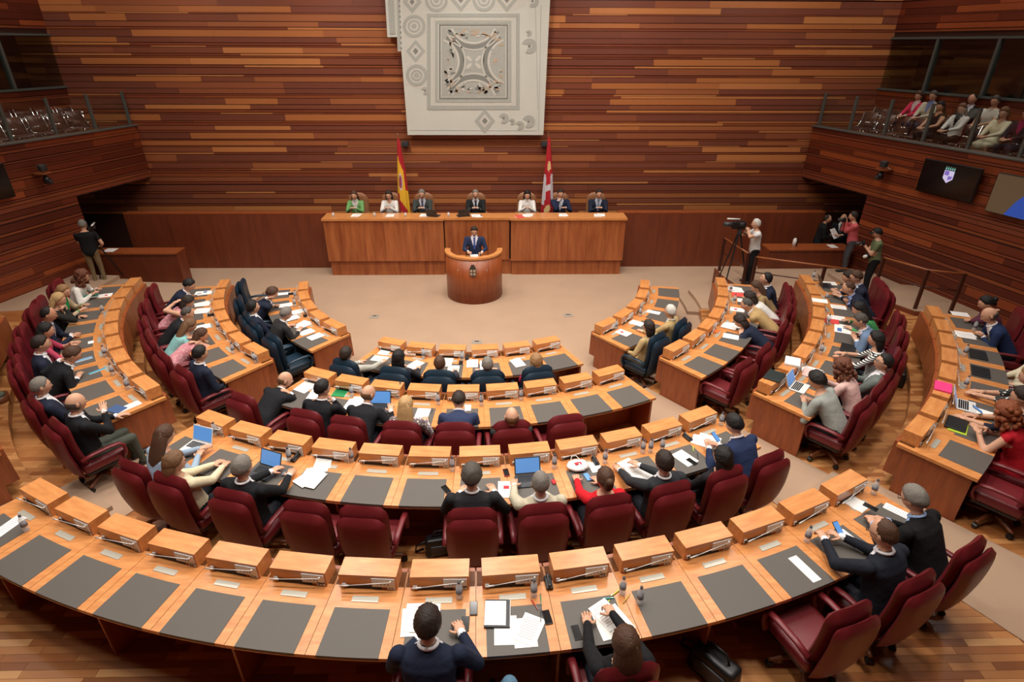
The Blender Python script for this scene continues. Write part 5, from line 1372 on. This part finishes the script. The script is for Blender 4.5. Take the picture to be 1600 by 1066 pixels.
def laptop(t, col='dark', opened=True, ang=112):
    c = 'dark_grey' if col == 'dark' else 'silver_plastic'
    if col not in LP:
        kb = MB()
        for i in range(5):
            for j in range(11): kb.box((-.13 + j * .026, .085 - i * .026, .0185), (.022, .02, .003))
        kb.box((0, -.07, .0185), (.1, .06, .002), 1)
        LP[col] = (rbox((.34, .24, .016), .004, 1, (0, 0, .009)).mesh('base', c), kb.mesh('keyboard', ['black_plastic', c]), rbox((.34, .008, .225), .003, 1, (0, 0, .1125)).mesh('lid', c), MB().box((0, -.0045, .115), (.31, .002, .19)).mesh('display', 'screen_blue'))
    ba, kb, lid, dsp = LP[col]
    link('base', ba, t); link('keyboard', kb, t)
    l = link('lid', lid, t, (0, .12, .016)); l.rotation_euler = (math.radians(-(ang - 90)), 0, 0); link('display', dsp, l)
def phone(t, col='black_plastic', lit=False, tilt=0):
    o = rbox((.074, .15, .009), .004, 2, (0, 0, .005)).build('case', col, t)
    s_ = MB().box((0, 0, .0105), (.066, .138, .001)).build('display', 'screen_blue' if lit else 'screen_black', t)
    if tilt: t.rotation_euler.x = tilt
def pen(t, col=(20, 20, 24)):
    m = mat('pen_%d_%d_%d' % col, srgb(*col), .4)
    MB().tube([(0, -.07, .006), (0, .05, .006)], .0055, 6).build('barrel', m, t); MB().tube([(0, .05, .006), (0, .07, .006)], [.0045, .001], 6).build('tip', 'dark_grey', t)
    MB().box((.0, -.05, .013), (.003, .04, .002)).build('clip', 'steel', t)
def handset(t):
    rbox((.07, .16, .03), .01, 2, (0, 0, .015)).build('cradle', 'black_plastic', t); b = MB(); b.tube([(0, -.07, .05), (0, -.04, .035), (0, .04, .035), (0, .07, .05)], [.02, .013, .013, .02], 8); b.build('receiver', 'dark_grey', t, True)
def mouse(t, col='red_print'):
    b = MB().ell((0, 0, .012), (.03, .052, .018), 12, 8); b.build('shell', col, t, True); MB().box((0, .028, .028), (.006, .02, .008)).build('wheel', 'black_plastic', t)
def soft_bag(t, w_=.3, col='white_plastic'):
    b = MB(); vs, fs = sph(16, 10); rn = random.Random(3)
    b.add([(x * w_ * .5 * (1 + rn.uniform(-.12, .12)), y * w_ * .38 * (1 + rn.uniform(-.12, .12)), max(0, .04 + z * .05 * (1 + rn.uniform(-.3, .3)))) for x, y, z in vs], fs); b.build('bag', col, t, True)
    MB().tube([(-.06, .1, .05), (-.03, .16, .07), (.03, .16, .07), (.06, .1, .05)], .006, 6).build('handle', col, t, True)
    MB().box((0, -.02, .088), (.09, .05, .004)).build('logo', 'red_print', t)
BOTT = {3: [(42, 829), (718, 934), (834, 931), (972, 927), (999, 942), (1260, 846), (1364, 772)],
        2: [(338, 680), (453, 720), (550, 721), (707, 735), (866, 731), (945, 723), (1004, 707), (1016, 706), (1034, 704), (1126, 664),
            (162, 490), (165, 557), (177, 586), (200, 608), (1290, 470), (1293, 507), (1282, 553), (1270, 437)],
        1: [(550, 619), (627, 615), (685, 632), (752, 633), (814, 625), (342, 515), (365, 552), (399, 567), (1141, 456), (1147, 474), (1133, 490)],
        0: [(662, 560), (722, 565), (462, 467), (461, 479), (1000, 494), (962, 514)]}
for k, L_ in BOTT.items():
    for px, py in L_: item('bottle', 'clear plastic water bottle', 'bottle', px, py, k, bottle)
for px, py in ((1521, 517), (1507, 606), (1506, 556)): item('bottle', 'clear plastic water bottle', 'bottle', px, py, 3, bottle)
def P_(px, py, k, rot=0, desc='white sheet of paper', **kw): item('paper', desc, 'paper', px, py, k, sheets, rot, **kw)
P_(14, 822, 3, .2, w_=.15); P_(662, 967, 3, 0, 'spread of white papers', n=4, spread=.1); P_(822, 990, 3, -.25, 'pair of white papers', n=2); P_(952, 968, 3, .3, 'pile of loose white papers', n=4)
P_(1257, 889, 3, .0, 'narrow white card', w_=.11, h_=.33, kind='plain'); P_(1332, 846, 3, .0, 'narrow white card', w_=.13, h_=.33, kind='plain'); P_(1334, 785, 3, .1, kind='plain'); P_(1404, 800, 3, .2, 'narrow white card', w_=.12, h_=.3)
P_(486, 748, 2, -.2, 'large pile of white papers', n=6, spread=.25); P_(512, 722, 2, .3, 'pair of printed sheets', n=2); P_(791, 765, 2, -.1, 'white sheet with a small red emblem', kind='logo'); P_(986, 733, 2, .3, 'pair of white papers', n=2); P_(1012, 750, 2, .1, 'pair of white papers', n=2, kind='plain')
P_(1070, 716, 2, .2, kind='text'); P_(1102, 690, 2, .5, 'spread of white papers', n=3); P_(930, 730, 2, .0, 'small white notebook page', w_=.15, h_=.2, kind='plain')
P_(475, 606, 1, 0, 'pair of white papers', n=2); P_(493, 616, 1, .3); P_(553, 630, 1, .2, 'spread of white papers', n=3); P_(660, 647, 1, 0, kind='plain'); P_(731, 638, 1, 0, kind='plain', w_=.1, h_=.15)
P_(602, 549, 0, .1, kind='plain'); P_(649, 570, 0, -.4, kind='plain'); P_(708, 578, 0, 0); P_(738, 568, 0, 0, kind='plain'); P_(759, 573, 0, 0, 'tall white document', h_=.4); P_(809, 567, 0, .2)
P_(163, 462, 2, .1, 'white sheet with a red emblem', kind='logo'); P_(142, 535, 2, 0, 'small white card', w_=.12, h_=.09, kind='plain'); P_(203, 635, 2, .0, 'white sheet with a printed line', w_=.15)
P_(317, 458, 1, 0, 'spread of blue and white charts', kind='chart', n=2); P_(314, 476, 1, .1, n=2, desc='pair of white papers'); P_(317, 486, 1, 0, 'spread of white papers', n=3); P_(316, 511, 1, 0, kind='plain')
P_(444, 459, 0, 0, kind='plain', w_=.15); P_(446, 477, 0, 0); P_(466, 487, 0, .1); P_(456, 497, 0, .1); P_(474, 508, 0, .2, 'spread of white papers', n=3); P_(479, 519, 0, 0); P_(493, 526, 0, 0)
P_(1021, 488, 0, 0, kind='plain', w_=.15); P_(995, 505, 0, 0); P_(974, 520, 0, 0, 'white sheet with a red emblem', kind='logo')
P_(1150, 453, 1, 0, 'spread of white papers', n=3); P_(1163, 470, 1, 0); P_(1152, 484, 1, 0, 'white sheet with a red emblem', kind='logo'); P_(1143, 510, 1, .1, 'spread of white papers', n=3); P_(1142, 526, 1, .2)
P_(1296, 443, 2, 0); P_(1310, 480, 2, 0); P_(1309, 497, 2, .1, 'pair of white papers', n=2); P_(1317, 514, 2, 0, 'open newspaper', w_=.42, h_=.3, kind='chart'); P_(1270, 577, 2, .2, 'pair of pinkish white papers', n=2); P_(1281, 470, 2, 0, 'white sheet lying on a console', kind='plain', top=True)
P_(1500, 491, 3, 0); P_(1508, 524, 3, .1, 'spread of white papers', n=3); P_(1544, 648, 3, .0, kind='plain')
P_(774, 958, 3, -.08, 'white page on the dark tablet folder', z=ZD[3] + .0255, w_=.2, h_=.26, kind='plain'); P_(645, 972, 3, .1, 'white printed page under the writing man'); P_(790, 985, 3, -.05, 'white page half under the tablet folder', kind='plain')
def FO(desc, px, py, k, rot=0, **kw): item('folder', desc, 'folder', px, py, k, folder, rot, **kw)
FO('white tablet folder with a dark rim', 777, 960, 3, -.08, w_=.24, h_=.3, th=.02, col=(46, 48, 54)); FO('green booklet', 533, 612, 1, .2, th=.006, col=(20, 128, 72)); FO('stack of books', 641, 553, 0, .1, th=.04, col=(186, 160, 140), w_=.24, h_=.2); FO('pale tablet', 593, 561, 0, .1, th=.01, col=(196, 206, 198), w_=.3, h_=.21)
FO('grey notebook', 697, 567, 0, 0, th=.02, col=(206, 204, 198)); FO('bright pink ring folder', 1473, 606, 3, .1, th=.03, col=(232, 60, 130), top=True, w_=.3, h_=.22); FO('yellow-green folder', 1497, 668, 3, .1, th=.01, col=(178, 206, 60), w_=.34, h_=.22); FO('pile of white folders', 1238, 567, 2, .3, th=.04, col=(226, 224, 220), top=True, w_=.3, h_=.24); FO('black folder', 1210, 589, 2, .15, th=.03, col=(24, 34, 34), top=True, w_=.34, h_=.26)
FO('light blue pad', 131, 562, 2, .1, th=.006, col=(120, 160, 190), w_=.09, h_=.26); FO('teal blue pad', 152, 580, 2, .2, th=.006, col=(70, 150, 180), w_=.06, h_=.26); FO('blue lit tablet', 183, 640, 2, .3, th=.012, col=(60, 86, 130), w_=.26, h_=.18); FO('teal folder', 140, 463, 2, .2, z=ZD[2] + .05, th=.012, col=(78, 128, 116)); FO('red-edged folder', 1155, 461, 1, 0, th=.01, col=(224, 80, 74)); FO('orange pad', 1117, 518, 1, .2, th=.02, col=(230, 120, 60), w_=.15, h_=.15); FO('red folder', 1297, 502, 2, 0, th=.012, col=(214, 70, 66)); FO('pink notebook', 1270, 585, 2, .2, th=.02, col=(226, 190, 184), w_=.3)
def LT(desc, px, py, k, rot=0, **kw): item('laptop', desc, 'laptop', px, py, k, laptop, rot, **kw)
LT('open silver laptop', 306, 700, 2, .1, col='silver'); LT('open dark laptop', 412, 740, 2, -.1); LT('open dark laptop', 827, 752, 2, .0); LT('open dark laptop', 592, 640, 1, .15)
LT('open laptop with a charging cable', 1249, 606, 2, .1, col='silver'); LT('open white laptop', 1509, 635, 3, .1, col='silver'); LT('open dark laptop', 1292, 447, 2, 0)
FO('closed black laptop', 1494, 663, 3, .05, th=.022, col=(18, 20, 22), w_=.36, h_=.25, z=ZD[3] + .016); FO('closed black laptop', 1528, 555, 3, 0, th=.022, col=(18, 20, 22), w_=.36, h_=.25); FO('closed black laptop', 1532, 582, 3, 0, th=.022, col=(18, 20, 22), w_=.36, h_=.25); FO('closed black laptop', 1325, 545, 2, 0, th=.022, col=(22, 24, 26), w_=.36, h_=.25)
def PH(desc, px, py, k, rot=0, **kw): item('phone', desc, 'phone', px, py, k, phone, rot, **kw)
PH('black smartphone', 740, 951, 3, 0); PH('dark smartphone lying beside the papers', 727, 975, 3, -.05); PH('black smartphone', 855, 965, 3, .1); PH('dark smartphone', 901, 989, 3, .05); PH('blue-lit smartphone', 918, 746, 2, .1, lit=True); PH('dark blue smartphone', 1081, 722, 2, .2); PH('dark smartphone', 697, 765, 2, .6); PH('red smartphone', 791, 739, 2, .1, col='red_print'); PH('black smartphone', 720, 567, 0, 0); PH('blue-lit smartphone held up in two hands', 1309, 826, 3, -.1, z=ZD[3] + .15, lit=True, tilt=.6); PH('smartphone held up in two hands', 1118, 683, 2, .2, z=ZD[2] + .14, lit=True, tilt=.6); PH('pale smartphone held in two hands', 1527, 640, 3, .2, z=ZD[3] + .14, lit=True, tilt=.5); PH('black smartphone', 1360, 793, 3, .2, z=ZD[3] + .1)
def PN(desc, px, py, k, rot, col): item('pen', desc, 'pen', px, py, k, pen, rot, col=col)
PN('yellow highlighter', 962, 927, 3, -1.1, (214, 216, 40)); PN('yellow highlighter', 979, 936, 3, -.9, (226, 190, 40)); PN('turquoise highlighter', 949, 936, 3, 1.5, (60, 190, 180)); PN('lime highlighter', 948, 944, 3, -.9, (190, 220, 60)); PN('red pen', 835, 945, 3, .4, (190, 40, 40)); PN('green pen', 845, 937, 3, -.1, (40, 130, 90)); PN('dark pencil', 845, 962, 3, -.15, (40, 36, 36)); PN('lime highlighter', 1083, 701, 2, -.6, (200, 226, 60)); PN('dark pen', 453, 750, 2, .3, (40, 40, 90)); PN('dark pen with a yellow band', 675, 642, 1, 0, (50, 50, 90)); PN('dark pen', 760, 566, 0, 1.2, (40, 40, 50)); PN('dark pen', 1090, 712, 2, -.6, (40, 40, 60))
for px, py, k, d in ((857, 912, 3, 'black desk phone handset'), (462, 717, 2, 'black desk phone handset'), (930, 722, 2, 'black desk phone handset'), (1074, 685, 2, 'black desk phone handset'), (730, 560, 0, 'black desk phone handset'), (480, 494, 0, 'black desk phone handset'), (331, 493, 1, 'black desk phone handset'), (456, 460, 0, 'black desk phone handset')):
    item('handset', d, 'telephone', px, py, k, handset)
item('mouse', 'red computer mouse', 'mouse', 865, 754, 2, mouse); item('mouse', 'dark blue computer mouse', 'mouse', 444, 741, 2, mouse, col='water_label'); item('bag', 'white plastic bag with a red emblem', 'bag', 902, 731, 2, soft_bag)
# build them, numbering alike things so that each label points at one of them
from collections import defaultdict
CNT = defaultdict(list)
for it in ITEMS: CNT[(it[1], it[3], it[4])].append(it)
BLK = {0: 'central', -1: 'left', 1: 'right'}
for (desc, k, sec), L_ in CNT.items():
    L_.sort(key=lambda it: it[5] if sec >= 0 else -it[5])
    for i, it in enumerate(L_):
        kind, desc, cat, k, sec, th, p, rot, builder, kw = it
        lab = '%s on the %s %s row desk' % (desc, BLK[sec], ROWN[k])
        if len(L_) > 1: lab += (', %s from the left' if sec == 0 else ', %s from the aisle') % ORD[i]
        t = thing({'paper': 'paper_sheet', 'bottle': 'water_bottle', 'phone': 'smartphone', 'folder': desc.split()[-1] if desc.split()[-1] in ('folder', 'tablet', 'pad', 'notebook', 'laptop', 'booklet') else 'folder', 'handset': 'desk_phone', 'mouse': 'computer_mouse', 'bag': 'plastic_bag'}.get(kind, kind), lab, cat, p, th + rot, {'bottle': 'water bottles on the desks', 'paper': 'papers on the desks', 'pen': 'pens and highlighters'}.get(kind))
        builder(t, **kw)
# ---- presidium and podium things
def ptop(px, dy=.0): return aty(px, 340, 16.0).x
for i, (px, w_) in enumerate(((553, .3), (607, .25), (659, .3), (745, .34), (825, .3), (880, .3), (940, .3))):
    t = thing('paper_sheet', 'white papers on the presidium desk, %s from the left' % ORD[i], 'paper', (ptop(px), 16.30, 1.7215), PI, 'papers on the presidium'); sheets(t, n=2)
for i, px in enumerate((518, 583, 632, 700)):
    t = thing('drinking_glass', 'drinking glass on the presidium desk, %s from the left' % ORD[i], 'glass', (ptop(px), 16.2, 1.7215), 0, 'glasses on the presidium')
    MB().lathe([(.03, 0), (.034, .11), (.031, .11), (.028, .008)], 14).build('tumbler', 'bottle_clear', t, True); MB().lathe([(.027, .009), (.028, .05)], 12).build('water', 'bottle_clear', t, True)
t = thing('laptop', 'open dark laptop on the presidium desk beside the man in charcoal', 'laptop', (ptop(676), 16.28, 1.7215), PI - .3); laptop(t, 'dark')
t = thing('laptop', 'open dark laptop on the presidium desk left of the middle seat', 'laptop', (ptop(722), 16.32, 1.7115), PI + .3); laptop(t, 'dark')
for s in (-1, 1):
    t = thing('table_microphone', 'slim %s gooseneck microphone before the middle seat' % ('left' if s < 0 else 'right'), 'microphone', (-.1 + s * .17, 16.25, 1.7115))
    MB().lathe([(.03, 0), (.03, .02), (.01, .025)], 12).build('base', 'black_plastic', t); MB().tube([(0, 0, .02), (s * -.01, .06, .18), (s * -.03, .12, .24)], .006, 6).build('stem', 'steel', t)
t = thing('paper_sheet', 'white speech pages on the podium', 'paper', (XC, 14.42, 1.1205), PI); sheets(t, n=2)
t = thing('folder', 'red folder on the right part of the presidium desk', 'folder', (ptop(812), 16.16, 1.7215), PI + .3); folder(t, th=.01, col=(214, 80, 70))
# ---- video cameras on tripods
def tripod_camera(loc, rot, label, h=1.42):
    t = thing('video_camera', label, 'camera', loc, rot)
    rbox((.13, .34, .18), .02, 2, (0, .04, h + .1)).build('camera_body', 'black_plastic', t); MB().tube([(0, .2, h + .12), (0, .42, h + .12)], [.055, .065], 14).build('lens', 'dark_grey', t, True)
    MB().tube([(.08, .02, h + .24), (.08, .34, h + .24)], .02, 8).build('microphone', 'silver_plastic', t, True); rbox((.08, .1, .07), .01, 1, (-.1, 0, h + .16)).build('viewfinder', 'dark_grey', t)
    MB().tube([(-.02, .12, h + .19), (-.02, .12, h + .23), (-.02, -.06, h + .23), (-.02, -.06, h + .19)], .012, 6).build('carry_handle', 'black_plastic', t)
    MB().lathe([(.05, h - .12), (.06, h - .06), (.05, h)], 12).build('fluid_head', 'dark_grey', t); MB().tube([(0, 0, h - .05), (.1, -.4, h - .25)], .012, 6).build('pan_handle', 'black_plastic', t)
    for i in range(3):
        a = .5 + i * 2 * PI / 3; MB().tube([(0.03 * math.cos(a), .03 * math.sin(a), h - .1), (.42 * math.cos(a), .42 * math.sin(a), 0.02)], [.024, .016], 8).build('tripod_leg', 'black_plastic', t)
tripod_camera(CAMR + Vector((-.46, .06, 0)), 1.45, 'television camera on a tripod in front of the white haired cameraman', 1.47)
tripod_camera(CAML + Vector((-.15, .42, 0)) , .35, 'television camera on a tripod in front of the left video operator', 1.25)
def photo_cam(loc, rot, label, white=False):
    t = thing('photo_camera', label, 'camera', loc, rot)
    rbox((.14, .07, .1), .015, 2).build('camera_body', 'black_plastic', t); MB().tube([(0, .03, 0), (0, .16, 0)], [.035, .042], 12).build('lens', 'white_plastic' if white else 'dark_grey', t, True); rbox((.05, .05, .04), .01, 1, (0, 0, .06)).build('viewfinder', 'black_plastic', t)
photo_cam(PHO1 + Vector((-.30, .11, 1.50)), 1.2, 'black photo camera held to the eye by the photographer in pink')
photo_cam(PHO2 + Vector((-.33, .12, 1.32)), 1.2, 'black photo camera in the hands of the photographer in green')
photo_cam(PHO2 + Vector((-.2, .02, 1.05)), 2.2, 'photo camera with a white lens hanging from the photographer in green', True)
t = thing('paper_sheet', 'white sheets held by the man in the dark suit behind the right partition', 'paper', PHO3 + Vector((-.28, -.12, 1.22))); sheets(t, n=2); t.rotation_euler = (.9, 0, .4)
t = thing('paper_sheet', 'white paper lying on the right partition', 'paper', (10.1, 15.6, 1.003)); sheets(t)
t = thing('paper_sheet', 'white paper lying on the left partition', 'paper', (-10.2, 15.5, .983)); sheets(t, w_=.3)
t = thing('tissue_dispenser', 'white cylinder dispenser standing on the right partition', 'dispenser', (atz(1237, 383, 1.0).x, 15.6, 1.001)); MB().lathe([(.05, 0), (.05, .2), (.03, .22), (.03, .24)], 14).build('cylinder', 'white_plastic', t, True); MB().tube([(.07, 0, .0), (.07, 0, .2)], .02, 8).build('dark_tube', 'black_plastic', t)
mat('socket_grey', srgb(150, 138, 124), .6)
# ---- bags and a bin
def floor_bag(loc, rot, label, s=1.0):
    t = thing('bag', label, 'bag', loc, rot)
    rbox((.42 * s, .17 * s, .30 * s), .05 * s, 3, (0, 0, .15 * s), (1.08, 1.15)).build('body', 'black_plastic', t, True); rbox((.30 * s, .03, .16 * s), .012, 2, (0, -.09 * s, .13 * s)).build('pocket', 'dark_grey', t, True)
    MB().tube([(-.12 * s, 0, .29 * s), (-.08 * s, 0, .40 * s), (.08 * s, 0, .40 * s), (.12 * s, 0, .29 * s)], .012, 6).build('handle', 'black_plastic', t, True)
    MB().tube([(-.21 * s, 0, .24 * s), (-.34 * s, .02, .16 * s), (-.36 * s, .05, .02), (-.24 * s, .08, .02)], .012, 6).build('strap', 'black_plastic', t, True)
floor_bag(pol(R[3] - .46, topol(atz(1438, 606, ZF[2]))[1], ZF[2]), 1.0, 'black bag leaning against the front of the right nearest row desk')
floor_bag(atz(1112, 1058, ZF[3]), -.9, 'black leather bag on the floor beside the nearest row woman', 1.1)
floor_bag(atz(690, 862, ZF[2]), .2, 'black bag on the floor under the third row, middle', .9)
t = thing('waste_bin', 'brown waste basket on the wooden floor at the left edge', 'bin', atz(8, 640, ZF[2] + .0)); MB().lathe([(.11, 0), (.14, .3), (.132, .3), (.105, .012)], 16).build('basket', 'chair_wood', t, True); MB().ell((0, 0, .3), (.1, .1, .05), 10, 6).build('liner', 'olive_wall', t, True)

for i, (px, py) in enumerate(((585, 495), (888, 493), (745, 535))):
    t = thing('floor_socket', 'small grey floor socket cover in the arena carpet, %s from the left' % (ORD[0], ORD[2], ORD[1])[i], 'socket', atz(px, py, 0.0)); MB().box((0, 0, .003), (.24, .2, .006)).build('cover', 'socket_grey', t); MB().box((0, .04, .0065), (.1, .05, .002)).build('flap', 'dark_grey', t)
